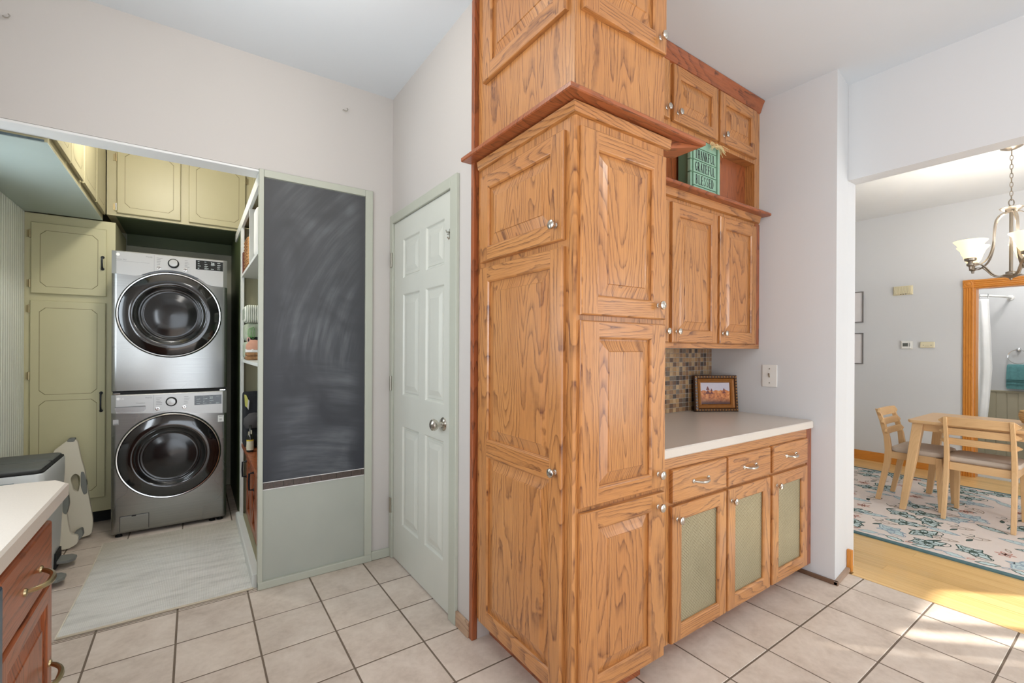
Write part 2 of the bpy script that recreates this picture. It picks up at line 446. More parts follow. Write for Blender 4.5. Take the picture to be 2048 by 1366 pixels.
for (x0, x1, y0, y1) in ((XL, 3.141, YF, YA), (XL, 0.86, YA, 5.08)):
    for a in cells(FX0, TS, x0, x1):
        for b in cells(FY0, TY, y0, y1):
            cx, cy = (a[0]+a[1])/2, (b[0]+b[1])/2
            hid = (cx > 1.2 and cy > 1.45) or (cx < -.45 and cy < 2.0) or cy > 4.75 or (cx > .45 and cy > YA)
            if not hid and any(sees(px, py) for px in a for py in b):
                t = bpy.data.objects.new('tile', tile_mesh(a[1]-a[0], b[1]-b[0])); C.objects.link(t)
                t.location = (cx, cy, random.uniform(-.0006, .0003)); t.parent = fl; WM[t.name] = Matrix.Identity(4)
            else: rest.box(a[0]+.0025, a[1]-.0025, b[0]+.0025, b[1]-.0025, -.012, 0)
obj('tile_field', rest, M_tile, fl, kind='stuff')

# dining room wood floor: strips running parallel to the opening
wf = struct('floor_wood', B(3.141, 6.7, YF-.1, 3.5, -.03, -.013), M_bamboo)
k = 0; x = 3.181; pm = {}
while x < 6.62:
    wdt = .092; y = YF - random.uniform(0, 1.2)
    while y < 3.4:
        L = random.choice((1.6, 1.9, 2.2)); y1 = min(y+L, 3.45); y0 = max(y, YF-.1)
        if y1 - y0 > .1:
            mb = MB(); g = .0004
            mb.box(x+g, x+wdt-g, y0+g, y1-g, -.012, 0)
            o = obj('plank', mb, M_bamboo, wf, bevel=.0008, seg=1)
        y += L
    x += wdt
obj('threshold_strip', B(3.141, 3.181, YF-.1, 1.045, -.012, .002), M_bamboo, wf, bevel=.002)
struct('floor_bathroom', B(6.7, 8.3, -.4, 2.4, -.03, -.001), plain('bath_floor', (190, 186, 178), .5))

T = .12
# kitchen shell
def wall(name, *bx, mat=M_wall):
    mb = MB()
    for b in bx: mb.box(*b)
    return struct(name, mb, mat)
# back wall (with laundry opening below a lintel)
wall('wall_back', (XL-.1, .284, YA, YA+T, 2.258, ZC), (.284, 1.13, YA, YA+T, 2.262, ZC), (.895, 1.13, YA, YA+T, 0, 2.262))
struct('trim_1', B(XL-.1, .284, YA+.001, YA+T, 2.246, 2.257), M_lintel, bevel=.001)
# door wall, with the doorway closed by a flush panelled door
wall('wall_door_side', (1.024, 1.13, 2.742, YA, 0, ZC), (1.024, 1.13, 1.976, 2.742, 2.07, ZC), (1.024, 1.13, 1.765, 1.976, 0, ZC))
wall('wall_niche_back', (1.131, 3.28, 1.803, 1.92, 0, ZC), mat=M_wallw)
struct('wall_pillar', MB().loft([[(2.931, 1.803, z), (2.931, 1.054, z), (3.164, 1.082, z), (3.28, 1.082, z), (3.28, 1.803, z)] for z in (0, ZC)]), M_wallw)
wall('wall_header', (XR, 3.28, -1.15, 1.0815, 2.302, ZC), mat=M_wallw)
wall('wall_right', (XR, 3.28, YF, -1.15, 0, ZC), mat=M_wallw)
# window walls (behind and beside the camera)
wall('wall_left', (XL-.12, XL, YF-.12, .15, 0, ZC), (XL-.12, XL, .15, 1.55, 0, 1.02), (XL-.12, XL, .15, 1.55, 2.0, ZC),
     (XL-.12, XL, 1.55, 2.85, 0, ZC), (XL-.12, XL, 2.85, 3.42, 0, 1.08), (XL-.12, XL, 2.85, 3.42, 2.02, ZC), (XL-.12, XL, 3.42, 5.1, 0, ZC))
wall('wall_front', (XL-.12, -.45, YF-.12, YF, 0, ZC), (-.45, 2.65, YF-.12, YF, 2.06, ZC), (-.45, 2.65, YF-.12, YF, 0, .08), (2.65, 3.28, YF-.12, YF, 0, ZC))
# sun enters through these dining room panes
wall('wall_dining_front', (3.28, 3.7, YF-.12, YF, 0, ZC), (3.7, 5.25, YF-.12, YF, 2.25, ZC), (3.7, 5.25, YF-.12, YF, 0, .25),
     (5.25, 5.37, YF-.02, YF, 2.03, ZC), (5.37, 5.49, YF-.02, YF, 0, ZC), (5.49, 5.98, YF-.02, YF, 2.03, ZC), (5.98, 6.7, YF-.02, YF, 0, ZC), mat=M_wallw)
for nm, (x0, x1, z0, z1) in (('added_window', (3.7, 5.1, .25, 2.25)), ('window_2', (-.45, 2.65, .08, 2.06))):  # the first, unseen, is added to house the dining fill lamp
    mb = MB(); f = .05
    mb.box(x0, x1, YF-.1, YF-.04, z0, z0+f); mb.box(x0, x1, YF-.1, YF-.04, z1-f, z1)
    mb.box(x0, x0+f, YF-.1, YF-.04, z0, z1); mb.box(x1-f, x1, YF-.1, YF-.04, z0, z1)
    mb.box((x0+x1)/2-.03, (x0+x1)/2+.03, YF-.1, YF-.04, z0, z1)
    struct(nm, mb, M_lintel)
struct('sun_blocker', B(3.7, 5.1, YF-.035, YF-.03, .25, 2.25), plain('sun_blocker_white', (235, 235, 230), .9))  # added opaque sheet, keeps the sun out of this opening
wall('wall_dining_post', (5.1, 5.25, YF-.02, YF, 0, 2.25))
for nm, (y0, y1, z0, z1) in (('window_3', (.15, 1.55, 1.02, 2.0)), ('window_4', (2.85, 3.42, 1.08, 2.02))):
    mb = MB(); f = .045
    mb.box(XL-.1, XL-.05, y0, y1, z0, z0+f); mb.box(XL-.1, XL-.05, y0, y1, z1-f, z1)
    mb.box(XL-.1, XL-.05, y0, y0+f, z0, z1); mb.box(XL-.1, XL-.05, y1-f, y1, z0, z1)
    struct(nm, mb, M_lintel)
struct('ceiling', B(XL-.1, 3.28, YF-.1, YA+T, ZC, ZC+.08), M_ceil)
# laundry room
wall('wall_laundry_back', (XL-.1, 1.0, 5.1, 5.2, 0, ZC), mat=M_inner)
wall('wall_laundry_right', (.9, 1.0, YA+T, 5.1, 0, ZC), mat=M_inner)
struct('ceiling_laundry', B(XL-.1, 1.0, YA+T, 5.2, ZC, ZC+.08), M_ceil)
# beadboard lining on the laundry's left wall: separate narrow boards
bb = struct('wall_beadboard', B(XL, XL+.004, 3.42, 4.46, 0, 2.225), M_bead)
y = 3.425
while y < 4.455:
    mb = MB(); yb = min(y+.040, 4.458); mb.loft([[(XL+.003, y, z), (XL+.008, y+.001, z), (XL+.011, y+.005, z), (XL+.011, yb-.005, z), (XL+.008, yb-.001, z), (XL+.003, yb, z)] for z in (0, 2.223)])
    obj('board', mb, M_bead, bb); y += .042
# dining room shell
wall('wall_dining_far', (6.6, 6.72, 1.143, 3.5, 0, ZC), (6.6, 6.72, .28, 1.143, 1.957, ZC), (6.6, 6.72, YF-.1, .28, 0, ZC), mat=M_wallw)
wall('wall_dining_back', (3.28, 6.7, 3.4, 3.5, 0, ZC), mat=M_wallw)
wall('wall_dining_side', (3.17, 3.28, 1.92, 3.4, 0, ZC), mat=M_wallw)
struct('ceiling_dining', B(3.28, 6.7, YF-.1, 3.5, ZC, ZC+.08), M_pop)
# bathroom
wall('wall_bathroom', (8.2, 8.3, -.4, 2.4, 0, ZC), (6.72, 8.3, 2.3, 2.4, 0, ZC), (6.72, 8.3, -.4, -.3, 0, ZC), mat=M_wallw)
struct('ceiling_bathroom', B(6.72, 8.3, -.4, 2.4, ZC-.1, ZC), M_ceil)

# baseboards
def board(name, x0, x1, y0, y1, z1, mat, z0=0):
    return struct(name, B(x0, x1, y0, y1, z0, z1), mat, bevel=.003)
O_trim = oak('Y', 'trim')
board('baseboard_far', 6.58, 6.6, 1.222, 3.4, .105, O_trim)
board('baseboard_far_shoe', 6.565, 6.58, 1.222, 3.4, .02, O_trim)
board('baseboard_door_side', 1.010, 1.024, 1.79, 1.905, .07, oak('Y', 'base'))
board('baseboard_back', .895, 1.012, 2.776, YA, .052, M_saged)
board('baseboard_pillar', 2.914, 2.931, 1.034, 1.42, .022, M_dirt)
struct('baseboard_pillar_end', MB().loft([[(2.914, 1.036, z), (3.17, 1.062, z), (3.17, 1.081, z), (2.914, 1.0525, z)] for z in (0, .022)]), plain('grey_base_trim', (168, 142, 122), .5, var=.08, scale=14))
board('trim_2', 3.172, 3.195, 1.055, 1.0815, .125, oak('Z', 'trim'), 0)
# door casing
mb = MB()
for (y0, y1, z0, z1) in ((1.905, 1.972, 0, 2.126), (2.746, 2.792, 0, 2.126), (1.972, 2.746, 2.072, 2.126)):
    mb.box(1.006, 1.024, y0, y1, z0, z1)
struct('trim_3', mb, M_saged, bevel=.003)

# ------------------------------------------------------------------ panelled green door
def door6():
    t = MB(); N = 1.020; y0, y1, z0, z1 = 1.977, 2.741, .008, 2.068
    pans = [(2.047, 2.272, 1.715, 1.951), (2.35, 2.6, 1.715, 1.951), (2.047, 2.28, 1.02, 1.624), (2.36, 2.61, 1.02, 1.624),
            (2.07, 2.29, .243, .84), (2.402, 2.614, .243, .84)]
    # slab front split round the panels
    ys = sorted({y0, y1, 2.047, 2.28, 2.36, 2.61}); 
    pans = [(2.055, 2.28, 1.715, 1.951), (2.36, 2.605, 1.715, 1.951), (2.055, 2.28, 1.02, 1.624), (2.36, 2.605, 1.02, 1.624), (2.055, 2.28, .243, .84), (2.36, 2.605, .243, .84)]
    d = struct('door_1', MB().box(1.030, 1.055, y0, y1, z0, z1), M_sage)
    f = MB(); yc = [y0, 2.055, 2.28, 2.36, 2.605, y1]; zc = [z0, .243, .84, 1.02, 1.624, 1.715, 1.951, z1]
    for i in range(5):
        for j in range(7):
            if i in (1, 3) and j in (1, 3, 5): continue
            f.quad((N, yc[i], zc[j]), (N, yc[i+1], zc[j]), (N, yc[i+1], zc[j+1]), (N, yc[i], zc[j+1]))
    for (a, b, e, g) in ((y0, y0, z0, z1), (y1, y1, z0, z1)): f.quad((N, a, e), (1.031, a, e), (1.031, a, g), (N, a, g))
    f.quad((N, y0, z0), (N, y1, z0), (1.031, y1, z0), (1.031, y0, z0)); f.quad((N, y0, z1), (N, y1, z1), (1.031, y1, z1), (1.031, y0, z1))
    obj('stiles_and_rails', f, M_sage, d)
    for (a, b, e, g) in pans:
        mb = MB()
        R = lambda i, x: [(x, a+i, e+i), (x, b-i, e+i), (x, b-i, g-i), (x, a+i, g-i)]
        mb.loft([R(0, N), R(.004, N+.001), R(.010, N+.009), R(.018, N+.0105), R(.020, N+.007), R(.034, N+.007), R(.06, N+.001), R(.062, N+.0005)], False)
        mb.add(R(.062, N+.0005), [(0, 1, 2, 3)])
        obj('door_panel', mb, M_sage, d)
    k = MB()
    k.lathe([(0, 0), (.033, 0), (.034, .004), (.028, .009), (.014, .012), (.011, .030), (.013, .036), (.024, .040), (.0295, .052), (.027, .064), (.016, .071), (0, .072)], (N, 2.055, .925), (-1, 0, 0), 28)
    obj('door_knob', k, M_nickel, d, smooth=True)
    for zz in (1.846, 1.084, .329):
        h = MB().lathe([(0, -.045), (.007, -.045), (.007, .045), (0, .045)], (1.002, 2.750, zz), (0, 0, 1), 12)
        h.box(1.003, 1.007, 2.752, 2.775, zz-.043, zz+.043); obj('door_hinge', h, M_hinge, d)
    h = MB()
    h.tube([(N, 1.99, 1.862), (N-.01, 1.99, 1.864), (N-.022, 1.99, 1.862), (N-.026, 1.99, 1.872)], .003)
    h.tube([(N-.003, 1.99, 1.80+.08), (N-.004, 1.99, 1.84), (N-.012, 1.985, 1.828), (N-.02, 1.985, 1.838)], .003)
    h.tube([(N-.003, 1.972, 1.858), (N-.006, 2.01, 1.858)], .003); h.tube([(N-.003, 1.97, 1.88), (N-.006, 1.985, 1.87)], .0025)
    obj('coat_hook', h, M_hinge, d)
    obj('latch_plate', B(1.018, 1.0215, 1.978, 1.986, .88, .96), M_black, d)
door6()

# ------------------------------------------------------------------ framed cabinet door builder
class F:
    """plane frame: u along the face, z up, d outward from the face"""
    def __init__(s, kind, pos): s.k = kind; s.pos = pos
    def p(s, u, z, d):
        return (s.pos-d, u, z) if s.k == 'X' else (u, s.pos-d, z) if s.k == 'Y' else (s.pos+d, u, z)
    @property
    def ax(s): return 'X' if s.k == 'Y' else 'Y'
    @property
    def n(s): return {'X': (-1, 0, 0), 'Y': (0, -1, 0), 'x': (1, 0, 0)}[s.k]
def knob(fr, u, z, parent, d0=.02, s=1.0, mat=None):
    o = fr.p(u, z, d0)
    prof = [(0, 0), (.0085, 0), (.0085, .002), (.0055, .005), (.005, .012), (.0075, .015), (.0145, .018), (.0165, .022), (.0155, .027), (.010, .030), (0, .031)]
    return obj('knob', MB().lathe([(r*s, h*s) for r, h in prof], o, fr.n, 20), mat or M_nickel, parent, smooth=True)
def cab_door(fr, u0, u1, z0, z1, parent, tone='honey', st=.062, rails=(), rail=.062, th=.02, panel='raised', kn=None, name='door', hinge=None):
    V, Hh = oak('Z', tone), oak(fr.ax, tone)
    mb = MB(); c = .005
    R = lambda i, d: [fr.p(u0+i, z0+i, d), fr.p(u1-i, z0+i, d), fr.p(u1-i, z1-i, d), fr.p(u0+i, z1-i, d)]
    lo, mi, hi = R(0, 0), R(0, th-.008), R(c, th)
    mm = R(.0015, th-.003)
    for i in range(4):
        mt = Hh if i in (0, 2) else V; j = (i+1) % 4
        mb.quad(lo[i], lo[j], mi[j], mi[i], mt); mb.quad(mi[i], mi[j], mm[j], mm[i], mt); mb.quad(mm[i], mm[j], hi[j], hi[i], mt)
    mb.add(lo, [(0, 1, 2, 3)], V)
    Q = lambda a, b, e, g, mt, d=th: mb.quad(fr.p(a, e, d), fr.p(b, e, d), fr.p(b, g, d), fr.p(a, g, d), mt)
    Q(u0+c, u0+st, z0+c, z1-c, V); Q(u1-st, u1-c, z0+c, z1-c, V)
    zs = [z0+c, z0+rail]
    for r in rails: zs += [r[0], r[1]]
    zs += [z1-rail, z1-c]
    ops = []
    for i in range(0, len(zs), 2):
        Q(u0+st, u1-st, zs[i], zs[i+1], Hh)
        if i+2 < len(zs): ops.append((zs[i+1], zs[i+2]))
    a, b = u0+st, u1-st
    for (e, g) in ops:
        S = lambda i, d: [fr.p(a+i, e+i, d), fr.p(b-i, e+i, d), fr.p(b-i, g-i, d), fr.p(a+i, g-i, d)]
        L = [S(0, th), S(.003, th-.001), S(.008, th-.006), S(.008, th-.013)]
        for q in range(3):
            for i in range(4):
                j = (i+1) % 4; mb.quad(L[q][i], L[q][j], L[q+1][j], L[q+1][i], Hh if i in (0, 2) else V)
    d = obj(name, mb, None, parent, fix=False)
    for (e, g) in ops:
        pb = MB(); S = lambda i, dd: [fr.p(a+i, e+i, dd), fr.p(b-i, e+i, dd), fr.p(b-i, g-i, dd), fr.p(a+i, g-i, dd)]
        if panel == 'raised':
            w = min(.036, (b-a)*.16); L = [S(.006, th-.013), S(.013, th-.013), S(.013+w*.5, th-.009), S(.013+w, th-.004), S(.015+w, th-.0012), S(.017+w, th-.0008)]
            for q in range(len(L)-1):
                for i in range(4):
                    j = (i+1) % 4; pb.quad(L[q][i], L[q][j], L[q+1][j], L[q+1][i], V)
            pb.add(L[-1], [(0, 1, 2, 3)], V); obj('panel', pb, None, d, fix=False)
        elif panel == 'screen':
            pb.add(S(.006, th-.014), [(0, 1, 2, 3)], M_screen); obj('screen_panel', pb, None, d, label='woven olive-brown metal screen set into the door', fix=False)
    if kn: knob(fr, kn[0], kn[1], d, th)
    return d
def frame_rect(mb, fr, u0, u1, z0, z1, mat, d=0):
    mb.quad(fr.p(u0, z0, d), fr.p(u1, z0, d), fr.p(u1, z1, d), fr.p(u0, z1, d), mat)

# ------------------------------------------------------------------ tall oak pantry
OV, OX, OY = oak('Z'), oak('X'), oak('Y')
PX, PY = 1.040, 1.132                      # face planes of the left and right fronts
fL, fR = F('X', PX), F('Y', PY)
pan = thing('pantry_cabinet', 'tall honey oak corner pantry standing on the tile floor beside the green door', 'cabinet', (1.27, 1.45, 0))
mb = MB(); mb.box(PX, 1.512, PY, 1.762, .098, 2.12, OV)
obj('body', mb, None, pan, bevel=.006)
obj('toe_kick', B(PX+.07, 1.47, PY+.07, 1.762, 0, .098), oak('Y', 'red'), pan)
struct('trim_10', B(1.018, PX+.006, 1.763, 1.789, 0, ZC-.003), oak('Z', 'red'), bevel=.002)
cab_door(fL, 1.172, 1.714, 1.672, 2.045, pan, kn=(1.203, 1.725), rail=.058)
cab_door(fL, 1.172, 1.714, .112, 1.650, pan, rails=((.845, .908),), kn=(1.200, .878), rail=.06)
cab_door(fR, 1.056, 1.503, 1.416, 2.048, pan, kn=(1.452, 1.468), rail=.062, st=.075)
cab_door(fR, 1.056, 1.503, .766, 1.398, pan, kn=(1.458, .824), rail=.055, st=.082)
cab_door(fR, 1.056, 1.503, .112, .750, pan, kn=(1.458, .700), rail=.06, st=.082)
mb = MB()
mb.loft([[fR.p(u, z, 0) for u, z in ((0, 0),)]*1]*0 or [[(PX-.004, PY+.02, z), (PX-.006, PY-.002, z), (PX+.002, PY-.008, z), (PX+.022, PY-.004, z), (PX+.03, PY+.01, z)] for z in (.10, 2.08)], mat=OV)
obj('corner_moulding', mb, None, pan)
# moulding strip below the shelf
mb = MB()
for pts in ([(PX+.001, 1.75), (PX+.001, PY-.014)],): pass
mb.loft([[(PX, y, 2.084), (PX-.012, y - (.012 if y < 1.3 else 0), 2.088), (PX-.018, y - (.018 if y < 1.3 else 0), 2.121), (PX, y, 2.126)] for y in (1.745, PY)], mat=oak('Y', 'honey'))
mb.loft([[(x, PY, 2.084), (x - (.012 if x < 1.3 else 0), PY-.012, 2.088), (x - (.018 if x < 1.3 else 0), PY-.018, 2.121), (x, PY, 2.126)] for x in (PX, 1.535)], mat=OX)
obj('cove_moulding', mb, None, pan)
# projecting shelf that wraps the corner
sh = thing('pantry_shelf', 'thin dark oak ledge shelf wrapping the pantry corner below its top cabinet', 'shelf', (1.27, 1.45, 2.126))
RV, RX, RY = oak('Z', 'red'), oak('X', 'red'), oak('Y', 'red')
mb = MB(); x0, x1, y0, y1, za, zb = .968, 1.702, 1.074, 1.792, 2.127, 2.147
P_ = lambda z, i: [(x0+i, y1, z), (x0+i, y0+i, z), (x1-i, y0+i, z), (x1-i, 1.22, z), (1.5135, 1.34, z), (1.5135, 1.131, z), (1.039, 1.131, z), (1.039, 1.762, z), (1.017, 1.762, z), (1.017, y1, z)]
mb.loft([P_(za, .004), P_(za+.003, 0), P_(zb-.004, 0), P_(zb, .004)], mat=RX)
obj('ledge_board', mb, None, sh)
mb = MB(); mb.loft([[(1.54, PY-.016, 2.0905), (1.535, 1.2, 2.0905)], ], False)if 0 else None
mb.loft([[(1.513, PY, 2.09), (1.513, 1.24, 2.09), (1.513, 1.24, 2.126), (1.513, PY, 2.126)], [(1.69, 1.088, 2.124), (1.69, 1.2, 2.124), (1.69, 1.2, 2.1265), (1.69, 1.088, 2.1265)]], mat=RX)
obj('end_bracket', mb, None, sh)
# cabinet above the ledge
top = thing('pantry_top_cabinet', 'oak cabinet above the pantry ledge with two doors reaching the ceiling', 'cabinet', (1.27, 1.45, 2.147))
mb = MB(); mb.box(PX, 1.512, PY, 1.762, 2.1205, ZC-.002, OV); obj('body', mb, None, top, bevel=.003)
cab_door(fL, 1.164, 1.700, 2.448, 2.84, top, rail=.062)
cab_door(fR, 1.064, 1.500, 2.442, 2.84, top, kn=(1.458, 2.49), rail=.062, st=.07)

# ------------------------------------------------------------------ niche: wall cabinets, upper cabinets, shelf, base cabinet
WY = 1.48; fU = F('Y', WY)
wc = thing('wall_cabinet', 'oak wall cabinet with three raised panel doors above the beige counter', 'cabinet', (2.25, 1.64, 1.31))
mb = MB(); mb.box(1.56, 2.93, WY, 1.80, 1.312, 2.128, OV); obj('body', mb, None, wc, bevel=.002)
mb = MB(); mb.box(1.56, 2.93, WY-.004, WY+.01, 1.308, 1.334, OX); obj('bottom_rail', mb, None, wc, bevel=.002)
cab_door(fU, 1.612, 1.998, 1.337, 2.068, wc, kn=(1.968, 1.395), rail=.062, st=.055)
cab_door(fU, 2.026, 2.440, 1.337, 2.068, wc, kn=(2.058, 1.395), rail=.062, st=.055)
cab_door(fU, 2.464, 2.866, 1.337, 2.068, wc, kn=(2.494, 1.395), rail=.062, st=.055)
obj('end_stile', B(2.878, 2.9305, WY-.003, WY+.01, 1.312, 2.09), RV, wc)
ls = thing('niche_shelf', 'narrow oak display shelf running above the wall cabinet doors, carrying the green sign', 'shelf', (2.25, 1.55, 2.09))
mb = MB(); mb.loft([[(x, 1.404+i, z) for i, z in ((.004, 2.131), (0, 2.135), (0, 2.145), (.004, 2.149))] + [(x, 1.535, 2.149), (x, 1.535, 2.131)] for x in (1.56, 2.928)], mat=oak('X', 'red'))
obj('shelf_board', mb, None, ls)
mb = MB(); mb.loft([[(x, 1.478, 2.092), (x, 1.462, 2.096), (x, 1.456, 2.126), (x, 1.449, 2.1305), (x, 1.478, 2.1305)] for x in (1.56, 2.905)], mat=OX)
obj('light_rail', mb, None, ls)
uc = thing('upper_cabinet', 'row of small oak doors at the ceiling above the display niche', 'cabinet', (2.25, 1.64, 2.15))
mb = MB(); mb.box(1.56, 2.93, WY, 1.80, 2.462, 2.80, OV); obj('body', mb, None, uc)
obj('niche_back', B(1.56, 2.93, 1.54, 1.80, 2.15, 2.462), oak('Z', 'red'), uc, label='dark oak back of the open niche')
obj('niche_side', B(2.872, 2.93, WY, 1.54, 2.15, 2.462), OV, uc)
cab_door(fU, 1.612, 1.998, 2.486, 2.782, uc, kn=(1.968, 2.530), rail=.055, st=.055)
cab_door(fU, 2.030, 2.440, 2.486, 2.782, uc, kn=(2.062, 2.530), rail=.055, st=.055)
cab_door(fU, 2.460, 2.864, 2.486, 2.782, uc, kn=(2.494, 2.530), rail=.055, st=.055)
mb = MB(); mb.loft([[(x, 1.48, 2.79), (x, 1.472, 2.795), (x, 1.458, 2.835), (x, 1.446, 2.858), (x, 1.446, ZC-.003), (x, 1.48, ZC-.003)] for x in (1.56, 2.928)], mat=oak('X', 'red'))
mb.box(1.56, 2.93, 1.48, 1.8, 2.80, ZC-.003, OX)
obj('crown_moulding', mb, None, uc)

BY = 1.18; fB = F('Y', BY)
bc = thing('base_cabinet', 'oak base cabinet with three drawers over three screened doors, right of the pantry', 'cabinet', (2.25, 1.5, 0))
mb = MB(); mb.box(1.52, 2.93, BY, 1.80, .078, .858, OV); obj('body', mb, None, bc)
obj('toe_kick', B(1.52, 2.93, BY+.08, 1.3, 0, .078), oak('X', 'red'), bc)
obj('top_rail', B(1.52, 2.93, BY-.003, BY+.01, .805, .858), oak('X', 'honey'), bc)
obj('end_stile', B(2.872, 2.9305, BY-.004, BY+.01, .07, .858), RV, bc)
def slab(fr, u0, u1, z0, z1, parent, tone='honey', th=.02):
    mb = MB(); R = lambda i, d: [fr.p(u0+i, z0+i, d), fr.p(u1-i, z0+i, d), fr.p(u1-i, z1-i, d), fr.p(u0+i, z1-i, d)]
    mb.loft([R(0, 0), R(0, th-.007), R(.002, th-.002), R(.006, th)], True, mat=oak(fr.ax, tone))
    return obj('drawer', mb, None, parent)
def pull(fr, u, z, parent, mat, w=.10, d0=.02, rise=.026):
    mb = MB(); pts = []
    for i in range(11):
        t = i/10; a = (t-.5)*w; h = rise*(1-abs(2*t-1)**3.0)
        pts.append(fr.p(u+a, z - .006*math.sin(PI*t), d0+h))
    mb.tube(pts, [q*(1.35 if mat is M_brass else 1.15) for q in [.0035]+[.0045, .0045, .005, .0055, .006, .0055, .005, .0045, .0045]+[.0035]], 8)
    for s in (-1, 1): mb.lathe([(0, 0), (.010, 0), (.009, .004), (.005, .006), (0, .006)], fr.p(u+s*w/2, z, d0), fr.n, 14)
    return obj('pull_handle', mb, mat, parent, smooth=True)
for (a, b, kx, pc) in ((1.618, 2.022, 1.648, 1.815), (2.036, 2.430, 2.062, 2.225), (2.456, 2.852, 2.492, 2.65)):
    d = slab(fB, a, b, .665, .803, bc); pull(fB, pc, .737, d, M_nickel, .11)
    cab_door(fB, a, b, .084, .652, bc, panel='screen', kn=(kx, .597), st=.058, rail=.058)
cts = thing('countertop', 'beige speckled laminate countertop on the oak base cabinet with a rounded outer corner', 'countertop', (2.25, 1.5, .86))
mb = MB(); r = .045; pts = [(1.52, 1.802), (1.52, 1.150)] + [(2.93-r+r*math.sin(a*PI/12), 1.150+r-r*math.cos(a*PI/12)) for a in range(0, 7)] + [(2.93, 1.802)]
def inset(pts, i): return [(min(max(x, 1.52), 2.93-(i if x > 2.8 and y < 1.3 else 0)), y+(i if y < 1.3 else 0)) for x, y in pts]
mb.loft([[(x, y, .8585) for x, y in inset(pts, .003)], [(x, y, .862) for x, y in pts], [(x, y, .893) for x, y in pts], [(x, y, .898) for x, y in inset(pts, .005)]])
obj('counter_slab', mb, M_counter, cts)
# end block visible at pantry
obj('edge_cap', B(1.5135, 1.5199, 1.152, 1.17, .862, .896), M_counter, cts)

# mosaic backsplash
bs = thing('backsplash', 'brown and tan mosaic tile backsplash behind the counter', 'backsplash', (2.2, 1.80, .9))
obj('grout_bed', B(1.52, 2.929, 1.7975, 1.802, .899, 1.308), plain('mosaic_grout', (172, 162, 146), .8), bs)
MT = [plain('mosaic_'+str(i), c, .2, var=.12, scale=60, rnd=5, coat=.3) for i, c in enumerate(((96, 74, 58), (150, 118, 84), (176, 146, 108), (70, 58, 50), (132, 100, 72), (164, 128, 86), (112, 98, 84)))]
tms = {}
nz = 14; pz = (1.307-.900)/nz; npz = 19; pxw = (2.928-2.30)/npz
for i in range(npz):
    for j in range(nz):
        mi = random.choices(range(7), (3, 4, 4, 2, 4, 3, 2))[0]
        if mi not in tms:
            q = MB(); hx, hz = pxw/2-.0013, pz/2-.0013
            q.loft([[(-hx+e, d, -hz+e), (hx-e, d, -hz+e), (hx-e, d, hz-e), (-hx+e, d, hz-e)] for e, d in ((0, .002), (0, -.0015), (.001, -.0025))])
            me = bpy.data.meshes.new('mosaic_tile'); me.from_pydata(q.v, [], q.f); me.materials.append(MT[mi]); tms[mi] = me
        t = bpy.data.objects.new('mosaic_tile', tms[mi]); C.objects.link(t); t.parent = bs
        t.location = Vector((2.30+(i+.5)*pxw, 1.797, .900+(j+.5)*pz)) - Vector((2.2, 1.80, .9))
mb = MB()
for i in range(22):
    for j in range(nz): mb.box(1.56+i*pxw, 1.56+(i+.9)*pxw, 1.795, 1.7985, .9015+j*pz, .9+(j+.92)*pz, MT[(i*7+j*3) % 7])
obj('mosaic_field', mb, None, bs, kind='stuff')

# switch plate
sw = thing('light_switch', 'white toggle light switch plate on the wall right of the counter', 'switch', (2.925, 1.409, 1.14))
obj('plate', B(2.925, 2.9305, 1.364, 1.454, 1.073, 1.210), M_white, sw, bevel=.003)
obj('toggle', MB().loft([[(2.926, 1.405, 1.130), (2.926, 1.413, 1.130), (2.926, 1.413, 1.154), (2.926, 1.405, 1.154)], [(2.915, 1.406, 1.150), (2.915, 1.412, 1.150), (2.915, 1.412, 1.158), (2.915, 1.406, 1.158)]]), M_nickel, sw)
for zz in (1.098, 1.185): obj('screw', MB().lathe([(0, 0), (.004, 0), (.003, .0015), (0, .0015)], (2.925, 1.409, zz), (-1, 0, 0), 10), M_hinge, sw)

# framed picture leaning in the counter corner
pf = thing('framed_picture', 'small ornate gold-brown framed autumn landscape leaning in the counter corner', 'picture', (2.80, 1.69, .899), 0)
A_ = Vector((2.668, 1.750, .899)); B_ = Vector((2.922, 1.605, .899)); ux = (B_-A_).normalized(); W_ = (B_-A_).length
nn = Vector((ux.y, -ux.x, 0)).normalized(); lean = .10; uzv = (Vector((0, 0, 1)) - nn*lean).normalized(); fn = ux.cross(uzv).normalized()
if fn.dot(nn) < 0: fn = -fn
Hh_ = .235
Pp = lambda u, z, d: tuple(A_ + ux*u + uzv*z + fn*d)
def pring(i, d): return [Pp(i, i, d), Pp(W_-i, i, d), Pp(W_-i, Hh_-i, d), Pp(i, Hh_-i, d)]
M_fdark = plain('dark_bronze_frame', (70, 42, 22), .4, var=.2, scale=50, coat=.3); M_fgold = plain('gold_brown_frame', (150, 96, 40), .38, metal=.3, var=.1, scale=40)
mb = MB().loft([pring(0, -.012), pring(0, .006), pring(.004, .010), pring(.017, .012), pring(.021, .006)], False); obj('outer_frame', mb, M_fdark, pf)
mb = MB().loft([pring(.021, .006), pring(.025, .010), pring(.034, .006), pring(.040, .002), pring(.044, .003), pring(.048, -.004)], False); obj('inner_frame', mb, M_fgold, pf)
mb = MB()
for (n_, f_) in ((15, lambda t: (.008+t*(W_-.016), .0105)), (15, lambda t: (.008+t*(W_-.016), Hh_-.0105)), (12, lambda t: (.0105, .012+t*(Hh_-.024))), (12, lambda t: (W_-.0105, .012+t*(Hh_-.024)))):
    for i in range(n_):
        u, z = f_(i/(n_-1)); mb.lathe([(0, 0), (.0055, 0), (.004, .003), (0, .004)], Pp(u, z, .0115), tuple(fn), 7)
obj('bead_ornament', mb, plain('tarnished_gold', (168, 122, 66), .4, metal=.4), pf, kind='stuff')
